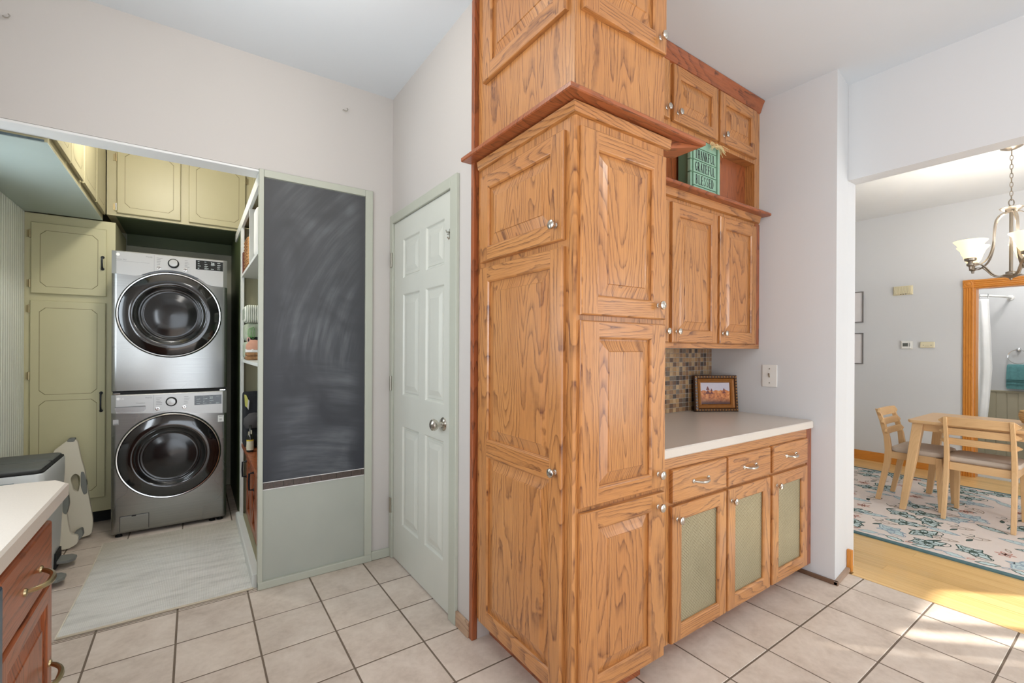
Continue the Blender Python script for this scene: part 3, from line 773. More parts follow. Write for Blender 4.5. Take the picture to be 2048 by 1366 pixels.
def landscape():
    m, n, l, b = nt('autumn_landscape_print')
    t = n.new('ShaderNodeTexCoord'); s = n.new('ShaderNodeSeparateXYZ'); l.new(t.outputs['Generated'], s.inputs[0])
    v = coords(n, l); z = s.outputs[2]
    f1 = noise(n, l, v, 45, 5, .7); f2 = noise(n, l, v, 16, 3, .6)
    edge = math_(n, l, 'ADD', .42, math_(n, l, 'MULTIPLY', f2, .42))
    sky = mix(n, l, f2, lin((206, 196, 202)), lin((188, 182, 196)))
    grass = ramp(n, l, f1, [(.3, lin((120, 60, 28))), (.5, lin((206, 120, 56))), (.7, lin((232, 170, 104)))])
    low = ramp(n, l, z, [(.05, lin((90, 50, 34))), (.3, (1, 1, 1))])
    g = mix(n, l, 1.0, grass, low, 'MULTIPLY')
    l.new(mix(n, l, math_(n, l, 'GREATER_THAN', z, edge), g, sky), b.inputs['Base Color']); b.inputs['Roughness'].default_value = .3
    return m
mb = MB().add(pring(.048, -.004), [(0, 1, 2, 3)]); pc = obj('print', mb, landscape(), pf)
mb = MB(); i0, i1 = .048, W_-.048
for (cx, hh, ww) in ((.095, .050, .018), (.205, .036, .014), (.12, .036, .014)):
    bz = .115 if cx < .15 else .118
    for q in range(0, 3, 2):
        mb.add([Pp(cx-ww+q*.003, bz+q*hh*.25, -.0032), Pp(cx+ww-q*.003, bz+q*hh*.25, -.0032), Pp(cx, bz+hh*(.5+q*.25), -.0032)], [(0, 1, 2)])
obj('painted_trees', mb, plain('print_dark_red', (112, 48, 40), .4), pf, kind='stuff')
obj('back_board', MB().loft([pring(.004, -.016), pring(.004, -.006)]), M_fdark, pf)

# ------------------------------------------------------------------ slatted green sign
sg = thing('wooden_sign', 'mint green slatted wooden block sign with three lines of dark lettering in the niche', 'sign', (2.28, 1.47, 2.15))
SX0, SX1, SY0, SY1, SZ0 = 2.145, 2.412, 1.437, 1.522, 2.1495
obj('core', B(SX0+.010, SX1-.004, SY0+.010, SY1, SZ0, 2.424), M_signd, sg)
slz = [(SZ0+.001, 2.174), (2.1785, 2.2415), (2.2465, 2.3095), (2.3145, 2.3755), (2.3805, 2.426)]
for (a, b) in slz:
    obj('slat', B(SX0+.022, SX1-.036, SY0, SY0+.012, a, b), M_sign, sg, bevel=.0015)
obj('side_slat', B(SX1-.022, SX1, SY0-.002, SY0+.012, SZ0, 2.424), M_sign, sg, bevel=.0015)
for (a, b) in ((SZ0+.001, 2.241), (2.247, 2.309), (2.315, 2.375), (2.381, 2.424)):
    obj('edge_block', B(SX0, SX0+.012, SY0+.004, SY0+.022, a, b), M_sign, sg, bevel=.001)
# serif capitals drawn from strokes
def glyph(ch):
    T_, t_ = .20, .09; q = []; 
    def st(x0, y0, x1, y1, w):
        dx, dy = x1-x0, y1-y0; L = math.hypot(dx, dy)
        if abs(dy) >= abs(dx)*.25: q.append([(x0-w/2, y0), (x0+w/2, y0), (x1+w/2, y1), (x1-w/2, y1)])
        else: q.append([(x0, y0-w/2), (x1, y1-w/2), (x1, y1+w/2), (x0, y0+w/2)])
    def serif(x, y, w=.26): s = .025; q.append([(x-w/2, y-s if y > .5 else y), (x+w/2, y-s if y > .5 else y), (x+w/2, y if y > .5 else y+s), (x-w/2, y if y > .5 else y+s)]); q[-1] = [(x-w/2, y-(.05 if y > .5 else 0)), (x+w/2, y-(.05 if y > .5 else 0)), (x+w/2, y+(0 if y > .5 else .05)), (x-w/2, y+(0 if y > .5 else .05))]
    def arc(cx, cy, rx, ry, a0, a1, ws=T_, wt=t_, n=10):
        for i in range(n):
            P = []
            for a in (a0+(a1-a0)*i/n, a0+(a1-a0)*(i+1)/n):
                a = math.radians(a); P.append(((cx+rx*math.cos(a), cy+ry*math.sin(a)), (cx+(rx-ws)*math.cos(a), cy+(ry-wt)*math.sin(a))))
            q.append([P[0][0], P[1][0], P[1][1], P[0][1]])
    stem = lambda x, w=T_: (st(x, 0, x, 1, w), serif(x, 0), serif(x, 1))
    if ch == 'T': st(.32, 0, .32, 1, T_); serif(.32, 0, .32); st(.02, .965, .62, .965, .07); st(.04, .78, .04, 1, .05); st(.60, .78, .60, 1, .05)
    if ch == 'H': stem(.14); stem(.52); st(.14, .52, .52, .52, .06)
    if ch == 'A': st(.10, 0, .32, 1, .07); st(.54, 0, .32, 1, T_); st(.16, .34, .46, .34, .05); serif(.10, 0, .2); serif(.54, 0, .28)
    if ch == 'N': stem(.12, .07); stem(.54, .07); st(.54, 0, .14, 1, T_)
    if ch == 'K': stem(.14); st(.18, .42, .52, 1, .07); st(.54, 0, .28, .56, T_); serif(.52, 1, .24); serif(.56, 0, .26)
    if ch in 'FEL': stem(.16)
    if ch in 'FE': st(.16, .965, .56, .965, .07); st(.55, .76, .55, 1, .05); st(.16, .52, .44, .52, .06); st(.44, .42, .44, .62, .05)
    if ch in 'EL': st(.16, .035, .58, .035, .07); st(.57, 0, .57, .26, .05)
    if ch == 'U': st(.14, .28, .14, 1, T_); serif(.14, 1); st(.54, .28, .54, 1, .07); serif(.54, 1, .2); arc(.32, .30, .265, .31, 180, 360, .14, .08)
    if ch == 'G': arc(.33, .5, .29, .5, 50, 310); st(.50, .08, .50, .42, .15); serif(.49, .43, .28); st(.55, .74, .55, .95, .04)
    if ch == 'R': stem(.15); arc(.28, .74, .26, .26, -90, 90, .15, .06); st(.15, .97, .30, .97, .06); st(.15, .51, .30, .51, .06); st(.55, 0, .32, .5, T_); serif(.57, 0, .2)
    if ch == 'B': stem(.15); arc(.28, .75, .25, .25, -90, 90, .14, .06); arc(.28, .26, .29, .27, -90, 90, .15, .06); st(.15, .97, .30, .97, .06); st(.15, .51, .30, .51, .06); st(.15, .03, .30, .03, .06)
    if ch == 'D': stem(.15); arc(.24, .5, .36, .5, -90, 90, .17, .07, 12); st(.15, .965, .26, .965, .07); st(.15, .035, .26, .035, .07)
    if ch == 'S': arc(.32, .74, .24, .26, 40, 270, .13, .07); arc(.32, .27, .25, .27, -140, 90, .14, .07); st(.52, .74, .52, .96, .05); st(.10, .04, .10, .28, .05)
    return q
def serif_text(word, x0, x1, z0, z1, y, parent):
    adv = .70; Wd = adv*len(word)-.06; mb = MB()
    for i, ch in enumerate(word):
        for q in glyph(ch):
            mb.add([(x0+(x1-x0)*(i*adv+px)/Wd, y, z0+(z1-z0)*pz) for px, pz in q], [(0, 1, 2, 3)])
    return obj('lettering', mb, M_text, parent, label='the word '+word.capitalize()+' in dark serif capitals')
serif_text('THANKFUL', SX0+.034, SX1-.048, 2.3205, 2.3695, SY0-.0006, sg)
serif_text('GRATEFUL', SX0+.034, SX1-.048, 2.2535, 2.3025, SY0-.0006, sg)
serif_text('BLESSED', SX0+.040, SX1-.060, 2.1855, 2.2345, SY0-.0006, sg)
mb = MB(); rr = random.Random(3)
for i in range(26):
    a = rr.uniform(-1, 1); L = rr.uniform(.05, .09); c0 = Vector((2.335, SY0-.012, 2.412))
    side = 1 if i % 3 else -1; d = Vector((side*rr.uniform(.6, 1), rr.uniform(-.5, -.1), rr.uniform(-.75, .05)))
    mb.tube([c0, c0+d*L*.5+Vector((0, -.008, .010)), c0+d*L], .0011, 4)
for i in range(8):
    s = -1 if i % 2 else 1; r_ = rr.uniform(.016, .026)
    mb.tube([c0+Vector((s*r_*(1-math.cos(t*PI/4)), -.006, r_*.7*math.sin(t*PI/4)+.004)) for t in range(9)], .0011, 4)
obj('raffia_bow', mb, M_raffia, sg, kind='stuff', label='straw-coloured raffia bow')

# ------------------------------------------------------------------ laundry cabinets
def groove(fr, u0, u1, z0, z1, d, parent, cut=.03, w=.0028):
    P = [(u0+cut, z0), (u1-cut, z0), (u1, z0+cut), (u1, z1-cut), (u1-cut, z1), (u0+cut, z1), (u0, z1-cut), (u0, z0+cut)]
    cu, cz = (u0+u1)/2, (z0+z1)/2; mb = MB()
    In = [(u + (w if u < cu else -w), z + (w if z < cz else -w)) for u, z in P]
    for i in range(8):
        j = (i+1) % 8; mb.quad(fr.p(*P[i], d), fr.p(*P[j], d), fr.p(*In[j], d), fr.p(*In[i], d))
    return obj('routed_groove', mb, M_groove, parent)
def gdoor(fr, u0, u1, z0, z1, parent, mat, grooves, hinge_u=None, hz=(), handle=None, th=.019):
    mb = MB(); R = lambda i, d: [fr.p(u0+i, z0+i, d), fr.p(u1-i, z0+i, d), fr.p(u1-i, z1-i, d), fr.p(u0+i, z1-i, d)]
    mb.loft([R(.004, 0), R(.004, .006), R(0, .008), R(0, th-.004), R(.004, th)])
    d = obj('door', mb, mat, parent)
    for g in grooves: groove(fr, *g, th+.0004, d)
    for z in hz:
        s = -1 if hinge_u < (u0+u1)/2 else 1; a = fr.p(hinge_u+s*.005, z-.028, .010)
        h = MB().lathe([(0, 0), (.0055, 0), (.0055, .056), (0, .056)], a, (0, 0, 1), 10)
        h.box(*[q for i in range(3) for q in sorted((fr.p(hinge_u+s*.003, z-.024, .001)[i], fr.p(hinge_u+s*.022, z+.024, .004)[i]))])
        obj('hinge', h, M_brass, d)
    if handle:
        u, z, L = handle
        h = MB().tube([fr.p(u, z-L/2, th), fr.p(u, z-L/2+.004, th+.018), fr.p(u, z-L/4, th+.026), fr.p(u, z, th+.026), fr.p(u, z+L/4, th+.026), fr.p(u, z+L/2-.004, th+.018), fr.p(u, z+L/2, th)], [.008, .006, .0055, .005, .0055, .006, .008], 8)
        for s in (-1, 1): h.lathe([(0, 0), (.011, 0), (.010, .004), (0, .005)], fr.p(u, z+s*L/2, th), fr.n, 12)
        obj('handle', h, M_blackm, d, smooth=True)
    return d
fG = F('Y', 4.46)
tc = thing('laundry_tall_cabinet', 'tall olive green painted cabinet left of the stacked washer and dryer', 'cabinet', (-.72, 4.75, 0))
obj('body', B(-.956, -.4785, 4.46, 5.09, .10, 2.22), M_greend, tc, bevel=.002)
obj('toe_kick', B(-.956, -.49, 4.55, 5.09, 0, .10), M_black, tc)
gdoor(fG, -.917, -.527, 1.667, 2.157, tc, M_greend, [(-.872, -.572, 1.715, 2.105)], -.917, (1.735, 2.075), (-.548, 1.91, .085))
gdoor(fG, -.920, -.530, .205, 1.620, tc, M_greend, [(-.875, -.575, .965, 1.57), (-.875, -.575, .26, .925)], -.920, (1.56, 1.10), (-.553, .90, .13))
fG2 = F('Y', 4.45)
gu = thing('laundry_upper_cabinet', 'olive green wall cabinet with routed doors above the dryer', 'cabinet', (.1, 4.8, 2.27))
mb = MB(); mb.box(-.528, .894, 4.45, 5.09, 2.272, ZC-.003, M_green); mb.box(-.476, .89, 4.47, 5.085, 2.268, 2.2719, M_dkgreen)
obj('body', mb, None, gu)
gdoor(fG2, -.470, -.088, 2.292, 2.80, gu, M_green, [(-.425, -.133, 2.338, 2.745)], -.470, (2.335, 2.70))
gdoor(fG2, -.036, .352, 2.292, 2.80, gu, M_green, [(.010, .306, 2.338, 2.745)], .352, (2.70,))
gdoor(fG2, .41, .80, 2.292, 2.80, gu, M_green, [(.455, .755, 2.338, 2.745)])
fS = F('x', -.549)
gl = thing('laundry_side_cabinet', 'olive green cabinet run hung on the left wall with a pale blue-green underside', 'cabinet', (-.75, 3.7, 2.225))
mb = MB(); mb.box(-.958, -.549, 2.916, 4.449, 2.2285, ZC-.003, M_green)
obj('body', mb, None, gl); obj('underside', B(-.958, -.5495, 2.916, 4.449, 2.2242, 2.2284), M_soff, gl)
for a, b in ((2.96, 3.28), (3.29, 3.615), (3.64, 4.045), (4.06, 4.42)):
    gdoor(fS, a, b, 2.262, 2.82, gl, M_green, [(a+.05, b-.05, 2.31, 2.77)])
obj('dark_filler', MB().loft([[(-.94, 2.909, 2.2395), (-.56, 2.909, 2.236), (-.56, 2.909, 2.2285), (-.94, 2.909, 2.2245)], [(-.94, 2.9155, 2.2395), (-.56, 2.9155, 2.236), (-.56, 2.9155, 2.2285), (-.94, 2.9155, 2.2245)]]), plain('peeling_paint_edge', (80, 96, 100), .6, var=.3, scale=60), gl)
# dark green alcove round the machines
al = struct('wall_alcove', B(.2905, .302, 3.975, 5.09, 0, 2.267), M_dkgreen)
struct('trim_4', B(-.47, .289, 5.07, 5.09, 2.17, 2.267), M_dkgreen)
struct('wall_alcove_back', B(-.478, .29, 5.09, 5.099, 0, 2.27), plain('patchy_wall', (176, 176, 160), .7, var=.08, scale=2))

# ------------------------------------------------------------------ washer and dryer
def machine(name, label, z0, z1, dryer):
    X0, X1, Y0, Y1 = -.458, .206, 4.078, 4.82
    t = thing(name, label, name, ((X0+X1)/2, 4.45, z0))
    zb = z0+(.022 if not dryer else .004)
    obj('body', B(X0, X1, Y0+.01, Y1, zb, z1-.001), plain('graphite_side', (120, 122, 124), .35, metal=.7), t, bevel=.008)
    ctr = (-.133, 1.530) if dryer else (-.133, .532); Rd = .298
    zl, zr = (1.800, 1.752) if dryer else (.852, .806)
    # stainless front below the control panel, slightly bulged at the sides
    mb = MB(); rings = []
    for z in (zb+.006, zl+.0):
        rings.append([(X0+.001, Y0+.03, z), (X0+.002, Y0+.010, z), (X0+.010, Y0+.001, z), (X0+.03, Y0-.003, z), (-.126, Y0-.006, z), (X1-.03, Y0-.003, z), (X1-.010, Y0+.001, z), (X1-.002, Y0+.010, z), (X1-.001, Y0+.03, z)])
    mb.loft(rings); obj('front_panel', mb, M_steel, t, smooth=True)
    # control panel with the arc over the door
    top = z1-.002; bot = []; n = 26; Ra = Rd+.020
    for i in range(n+1):
        x = X0+.0008+(X1-X0-.0016)*i/n; zz = zl+(zr-zl)*i/n
        d2 = Ra*Ra-(x-ctr[0])**2
        if d2 > 0: zz = max(zz, ctr[1]+math.sqrt(d2))
        bot.append((x, zz))
    mb = MB(); ya, yb = Y0-.010, Y0+.03
    def yy(x): e = min(x-X0, X1-x); return Y0-.0105 + (.012*(1-min(e, .02)/.02)**2)
    for i in range(n):
        (xa, za), (xb_, zb_) = bot[i], bot[i+1]
        mb.quad((xa, yy(xa), za), (xb_, yy(xb_), zb_), (xb_, yy(xb_), top-.006), (xa, yy(xa), top-.006))
        mb.quad((xa, yy(xa), top-.006), (xb_, yy(xb_), top-.006), (xb_, yy(xb_)+.006, top), (xa, yy(xa)+.006, top))
        mb.quad((xa, yy(xa)+.006, top), (xb_, yy(xb_)+.006, top), (xb_, yb, top), (xa, yb, top))
        mb.quad((xa, yy(xa), za), (xb_, yy(xb_), zb_), (xb_, yb, zb_), (xa, yb, za))
    x_, z_ = bot[0]; mb.quad((x_, yy(x_), z_), (x_, yb, z_), (x_, yb, top), (x_, yy(x_), top-.006))
    x_, z_ = bot[-1]; mb.quad((x_, yy(x_), z_), (x_, yb, z_), (x_, yb, top), (x_, yy(x_), top-.006))
    cp = obj('control_panel', mb, M_panel, t)
    yF = Y0-.0108
    obj('panel_joint', B(-.231, -.2298, yF-.0004, yF, (1.80 if dryer else .853), top-.008), M_ink, cp)
    # door
    c = (ctr[0], Y0-.004, ctr[1]); ax = (0, -1, 0)
    dr = obj('door', MB().lathe([(.1, 0), (Rd+.006, 0), (Rd+.006, .012), (Rd+.001, .020), (.2, .020)], c, ax, 72), M_black, t, smooth=True)
    obj('chrome_ring', MB().loft([[tuple(Vector(c)+Vector((math.cos(a*PI/36)*r, -h, math.sin(a*PI/36)*r))) for a in range(72)] for r, h in ((Rd+.0005, .016), (Rd+.0005, .024), (Rd-.003, .0275), (Rd-.008, .0265), (Rd-.009, .020))], False), M_chrome, dr, smooth=True)
    obj('black_glass', MB().loft([[tuple(Vector(c)+Vector((math.cos(a*PI/36)*r, -h, math.sin(a*PI/36)*r))) for a in range(72)] for r, h in ((Rd-.009, .020), (Rd-.014, .027), (.245, .036), (.220, .0385), (.208, .037), (.20, .030))], False), M_glass, dr, smooth=True)
    q = (c[0]+(.012 if dryer else .015), c[1], c[2]-.008)
    obj('window_bowl', MB().lathe([(.2, .012), (.207, .034), (.203, .0365), (.196, .031), (.188, .023), (.176, .0215), (.172, .024), (.166, .021), (.15, .022), (.12, .030), (.07, .0355), (0, .037)], c, ax, 64), M_bowl, dr, smooth=True)
    # knob, buttons, display
    kx, kz = (-.121, 1.898) if dryer else (-.130, .912)
    ko = obj('program_dial', MB().lathe([(0, 0), (.033, 0), (.033, .006), (.030, .009), (.0, .009)], (kx, yF, kz), ax, 32), M_black, cp, smooth=True)
    obj('dial_cap', MB().lathe([(0, .004), (.026, .004), (.026, .022), (.0235, .0255), (0, .0265)], (kx, yF, kz), ax, 32), M_chrome if False else M_panel, ko, smooth=True)
    for bx, bz in (((-.203, 1.861), (-.051, 1.862)) if dryer else ((-.208, .866), (-.055, .869))):
        bo = obj('button', MB().lathe([(0, 0), (.0135, 0), (.0125, .004), (.0105, .0045), (.0, .003)], (bx, yF, bz), ax, 20), M_chrome, cp, smooth=True)
        obj('button_mark', MB().lathe([(0, 0), (.004, 0), (.004, .0004), (0, .0004)], (bx, yF-.0045, bz), ax, 12), M_ink, bo)
    dx0, dx1, dz0, dz1 = (.010, .178, 1.872, 1.940) if dryer else (.005, .172, .878, .946)
    ds = obj('display', B(dx0, dx1, yF-.0012, yF, dz0, dz1), M_disp, cp)
    mb = MB(); rg = random.Random(5 if dryer else 6)
    for ci in range(4):
        for ri in range(4):
            if rg.random() < .12: continue
            x = dx0+.012+ci*.040; z = dz1-.010-ri*.016; wl = rg.choice((.010, .018, .022, .026))*(.45 if ri == 0 and ci < 3 else 1)
            mb.box(x, x+wl, yF-.0016, yF-.0012, z-.0015, z+.0015)
            if ri > 0 and rg.random() < .6: mb.box(x, x+wl*.7, yF-.0016, yF-.0012, z-.006, z-.0045)
    obj('display_marks', mb, M_lit, ds, kind='stuff')
    text('88', .020, M_lit, ds, (dx0+.094, yF-.0012, dz1-.024), (1, 0, 0), (0, 0, 1), name='digits')
    mb = MB(); ls = ('tiny')
    for side, xs in ((-1, -.222), (1, -.062)):
        for i in range(5):
            L = rg.uniform(.016, .034); z = kz+.030-i*.0115
            mb.box(xs+.006, xs+.006+L, yF-.0003, yF+.0002, z-.0012, z+.0012)
    obj('printed_labels', mb, M_ink, cp, kind='stuff')
    text('ThinQ', .014, M_ink, cp, (-.277, yF, top-.030), (1, 0, 0), (0, 0, 1))
    if dryer:
        obj('logo_badge', MB().lathe([(0, 0), (.010, 0), (.010, .0006), (0, .0006)], (-.424, yF, top-.026), ax, 20), M_white, cp)
        text('Sensor Dry', .012, M_ink, cp, (-.435, yF, top-.062), (1, 0, 0), (0, 0, 1))
        obj('printed_line', B(-.435, -.255, yF-.0003, yF+.0002, top-.070, top-.069), M_ink, cp)
    else:
        obj('logo_badge', MB().lathe([(0, 0), (.009, 0), (.009, .0006), (0, .0006)], (-.420, yF, top-.026), ax, 20), M_white, cp)
        text('LG', .016, M_white, cp, (-.408, yF, top-.032), (1, 0, 0), (0, 0, 1))
        text('TurboWash', .010, M_ink, cp, (-.325, yF, .908), (1, 0, 0), (0, 0, 1))
        # detergent drawer grip
        g = MB(); P = [(-.436, .893), (-.274, .893), (-.274, .868), (-.286, .854), (-.300, .850), (-.410, .850), (-.424, .854), (-.436, .868)]
        g.loft([[(x, yF-.0006, z) for x, z in P], [(x, yF+.004, z) for x, z in P]]); obj('drawer_grip', g, M_steel, cp)
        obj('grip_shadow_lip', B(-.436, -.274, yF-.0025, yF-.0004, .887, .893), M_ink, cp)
        # pump cover
        mb = MB(); x0, x1, e0, e1, g_ = -.408, -.255, .040, .140, .0022; yP = Y0-.0062
        mb.box(x0, x1, yP-.0012, yP+.008, e0, e1); pc_ = obj('pump_cover', mb, M_steel, t, bevel=.001)
        for bx in ((x0-g_, x0, e0, e1), (x1, x1+g_, e0, e1), (x0-g_, x1+g_, e1, e1+g_)): obj('cover_joint', B(bx[0], bx[1], yP-.0008, yP+.006, bx[2], bx[3]), M_black, pc_)
        obj('cover_notch', B(-.347, -.323, yP-.002, yP+.004, .134, .140), M_black, pc_)
        # stickers
        s = obj('capacity_sticker', B(.150, .187, yP+.0005, yP+.009, .742, .790), M_white, t, label='white sticker with the number 10')
        text('10', .021, M_text, s, (.1535, yP+.0005, .752), (1, 0, 0), (0, 0, 1))
        for i, zz in enumerate((.784,)): obj('sticker_line', B(.156, .182, yP+.0002, yP+.0006, zz-.002, zz+.001), M_ink, s)
        s = obj('rating_sticker', B(-.447, -.418, yP+.003, yP+.012, .770, .806), M_panel, t)
        obj('sticker_print', B(-.445, -.420, yP+.0024, yP+.0031, .772, .779), M_ink, s)
        for fx in (X0+.04, X1-.04, X1-.09):
            obj('foot', MB().lathe([(0, 0), (.020, 0), (.020, .008), (.010, .010), (.010, .03), (0, .03)], (fx, Y0+.03, 0), (0, 0, 1), 14), M_black, t)
    return t
machine('washer', 'stainless front-load washer standing on the tile floor with drawer grip and pump cover', 0, .975, False)
machine('dryer', 'stainless dryer stacked on top of the washer, its dark round door facing out', .990, 1.957, True)
st = thing('stacking_kit', 'dark metal stacking bracket squeezed between washer and dryer', 'bracket', (-.126, 4.45, .974))
obj('bracket_rail', B(-.45, .20, 4.085, 4.80, .9745, .9938), M_black, st)
for x in (-.447, .160): obj('bracket_clip', B(x, x+.038, 4.074, 4.09, .976, .985), M_chrome, st, bevel=.002)

# ------------------------------------------------------------------ chalkboard end panel and open shelving
su = thing('shelving_unit', 'sage painted shelving unit whose end panel carries the chalkboard', 'shelving', (.57, 3.3, 0))
yA2 = 2.775
obj('end_panel', B(.306, .852, 2.788, 2.805, .04, 2.22), M_sagep, su)
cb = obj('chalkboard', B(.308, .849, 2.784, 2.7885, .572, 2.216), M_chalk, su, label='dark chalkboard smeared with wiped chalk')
obj('end_stile', B(.284, .3065, yA2, 2.82, 0, 2.258), M_saged, su, bevel=.002)
obj('end_stile', B(.851, .895, yA2, 2.80, 0, 2.258), M_saged, su, bevel=.003)
obj('head_rail', B(.3065, .851, yA2, 2.80, 2.219, 2.258), M_saged, su, bevel=.003)
obj('bottom_rail', B(.284, .895, yA2-.005, 2.80, 0, .042), M_saged, su, bevel=.004)
M_trimtile = plain('dark_brown_trim_tile', (74, 62, 56), .35, var=.25, scale=90, rnd=3)
x = .3085; rg = random.Random(2)
while x < .848:
    wv = rg.choice((.05, .06, .085, .10)); xb = min(x+wv, .849)
    obj('trim_tile', B(x+.001, xb-.001, 2.781, 2.7885, .535, .569), M_trimtile, su, bevel=.001, seg=1); x = xb
obj('tile_caulk', MB().box(.307, .850, 2.783, 2.7885, .530, .5345).box(.307, .85, 2.783, 2.7885, .5695, .573), M_lintel, su)
# carcass
M_sw = M_shelf
obj('back_panel', B(.84, .86, 2.82, 3.96, .0, 2.24), M_inner, su)
obj('far_side', B(.302, .84, 3.90, 3.96, 0, 2.18), M_inner, su)
obj('front_post', B(.284, .3015, 3.865, 3.96, 0, 2.178), M_sw, su, bevel=.001)
obj('top_board', B(.300, .84, 2.82, 3.96, 2.20, 2.24), M_inner, su)
obj('top_fascia', B(.282, .3005, 2.818, 4.45, 2.178, 2.245), M_sw, su, bevel=.002)
obj('shelf_board', B(.285, .84, 2.822, 3.90, 1.813, 1.832), M_sw, su, bevel=.001)
obj('shelf_board', B(.285, .84, 2.822, 3.90, 1.196, 1.216), M_sw, su, bevel=.001)
obj('divider', B(.286, .84, 3.315, 3.332, 1.832, 2.178), M_sw, su, bevel=.001)
obj('base_curb', MB().loft([[(.262, y, 0), (.262, y, .064), (.268, y, .070), (.30, y, .070), (.30, y, 0)] for y in (2.822, 3.98)]), M_sw, su)
obj('base_ledge', B(.30, .40, 2.822, 3.90, 0, .082), M_inner, su)

# reddish bench cabinet inside the unit
bn = thing('bench_cabinet', 'rustic reddish wood bench cabinet with crossed braces and black pulls inside the shelving', 'cabinet', (.55, 3.38, .082))
obj('bench_top', B(.288, .80, 2.87, 3.862, .575, .600), oak('Y', 'red'), bn, bevel=.003)
obj('body', B(.335, .80, 2.88, 3.86, .083, .575), oak('Z', 'red'), bn)
for (a, b) in ((2.89, 3.20), (3.21, 3.52), (3.53, 3.85)):
    mb = MB(); xf = .318
    for q in ((a, a+.05, .09, .57), (b-.05, b, .09, .57), (a+.05, b-.05, .09, .14), (a+.05, b-.05, .52, .57)): mb.box(xf, .335, *q)
    d = obj('door', mb, oak('Z', 'red'), bn, bevel=.002)
    br = MB()
    for (p, q) in (((a+.05, .14), (b-.05, .52)), ((a+.05, .52), (b-.05, .14))):
        dy, dz = q[0]-p[0], q[1]-p[1]; L = math.hypot(dy, dz); ny, nz_ = -dz/L*.02, dy/L*.02
        br.loft([[(x_, p[0]+ny, p[1]+nz_), (x_, p[0]-ny, p[1]-nz_), (x_, q[0]-ny, q[1]-nz_), (x_, q[0]+ny, q[1]+nz_)] for x_ in (.320, .333)])
    obj('cross_brace', br, oak('Z', 'red'), d)
for (y, z) in ((3.82, .42), (3.34, .445)):
    h = MB().tube([(.318, y, z-.055), (.292, y, z-.052), (.290, y, z), (.292, y, z+.052), (.318, y, z+.055)], .006, 8)
    for s in (-1, 1): h.lathe([(0, 0), (.011, 0), (.009, .004), (0, .005)], (.318, y, z+s*.055), (-1, 0, 0), 10)
    obj('pull_handle', h, M_blackm, bn, smooth=True)

# things on the shelves
def folded(name, label, x0, x1, y0, y1, z0, z1, mat, layers, grp=None):
    t = thing(name, label, name.split('_')[-1] if name != 'blanket' else 'blanket', ((x0+x1)/2, (y0+y1)/2, z0), group=grp)
    h = (z1-z0)/layers
    for i in range(layers):
        obj('fold', B(x0+.002*(i % 2), x1, y0+.003*(i % 2), y1, z0+i*h, z0+(i+1)*h-.001), mat, t, bevel=h*.22, seg=4, smooth=True)
    return t
def stripes(name, c1, c2, sc, ax='X'):
    m, n, l, b = nt(name); wv = n.new('ShaderNodeTexWave'); wv.inputs['Scale'].default_value = sc; wv.bands_direction = ax; wv.inputs['Distortion'].default_value = 1.2
    l.new(coords(n, l), wv.inputs['Vector']); f = noise(n, l, coords(n, l), 30, 3)
    l.new(mix(n, l, ramp(n, l, math_(n, l, 'ADD', math_(n, l, 'MULTIPLY', wv.outputs['Fac'], .7), math_(n, l, 'MULTIPLY', f, .3)), [(.35, 0.0), (.6, 1.0)]), lin(c1), lin(c2)), b.inputs['Base Color'])
    b.inputs['Roughness'].default_value = .95; bump(n, l, wv.outputs['Fac'], .5, .004, b); return m
folded('towel', 'ribbed white and grey-green folded towel on top of the shelf stack', .289, .60, 3.64, 3.86, 1.475, 1.600, stripes('ribbed_towel', (150, 158, 142), (226, 226, 214), 26), 1)
folded('blanket', 'pale sage patterned cloth bundle under the ribbed towel', .291, .60, 3.66, 3.86, 1.217, 1.474, plain('sage_print_cloth', (170, 178, 156), .9, var=.14, scale=40), 2)
sh_ = thing('sneaker', 'dusty pink sneaker with white sole lying on the woven mat', 'shoe', (.37, 3.40, 1.268))
def shoe(z, y0, x0, x1):
    n = 8; rings = []
    for i in range(n+1):
        t = i/n; x = x0+(x1-x0)*t; w = .045*(.75+.35*math.sin(PI*min(1, t*1.1+.1))); hh = .085 if t < .3 else .085-.05*(t-.3)/.7
        hh *= (1 if 0 < i < n else .6)
        rings.append([(x, y0-w, z+.018), (x, y0-w*.95, z+hh*.55), (x, y0-w*.35, z+hh), (x, y0+w*.35, z+hh), (x, y0+w*.95, z+hh*.55), (x, y0+w, z+.018)])
    return MB().loft(rings)
obj('upper', shoe(1.268, 3.55, .289, .50), plain('dusty_pink_suede', (196, 146, 122), .85, var=.06, scale=30), sh_, smooth=True)
obj('sole', MB().loft([[(x, 3.55-w, z) for x, w in ((.2865, .03), (.32, .046), (.41, .05), (.505, .03))] + [(x, 3.55+w, z) for x, w in ((.505, .03), (.41, .05), (.32, .046), (.2865, .03))] for z in (1.2685, 1.291)]), M_white, sh_, bevel=.003)
obj('pull_tab', MB().tube([(.303+.008*math.cos(a*PI/5), 3.54, 1.352+.016*math.sin(a*PI/5)) for a in range(10)], .0035, 6, closed=True), plain('pink_loop', (214, 170, 158), .8), sh_)
mt = thing('woven_mat', 'folded brown and cream woven mat on the lower white shelf under the sneaker', 'mat', (.45, 3.5, 1.217))
obj('mat_fold', B(.287, .62, 3.49, 3.63, 1.2175, 1.243), plain('brown_tweed', (156, 116, 78), .95, var=.35, scale=70), mt, bevel=.008, seg=3)
obj('mat_fold', B(.289, .62, 3.492, 3.63, 1.2435, 1.267), plain('brown_tweed', (150, 100, 66), .95), mt, bevel=.008, seg=3)
rb = thing('green_ribbon', 'loops of bright green ribbon behind the pink sneaker', 'ribbon', (.39, 3.46, 1.268))
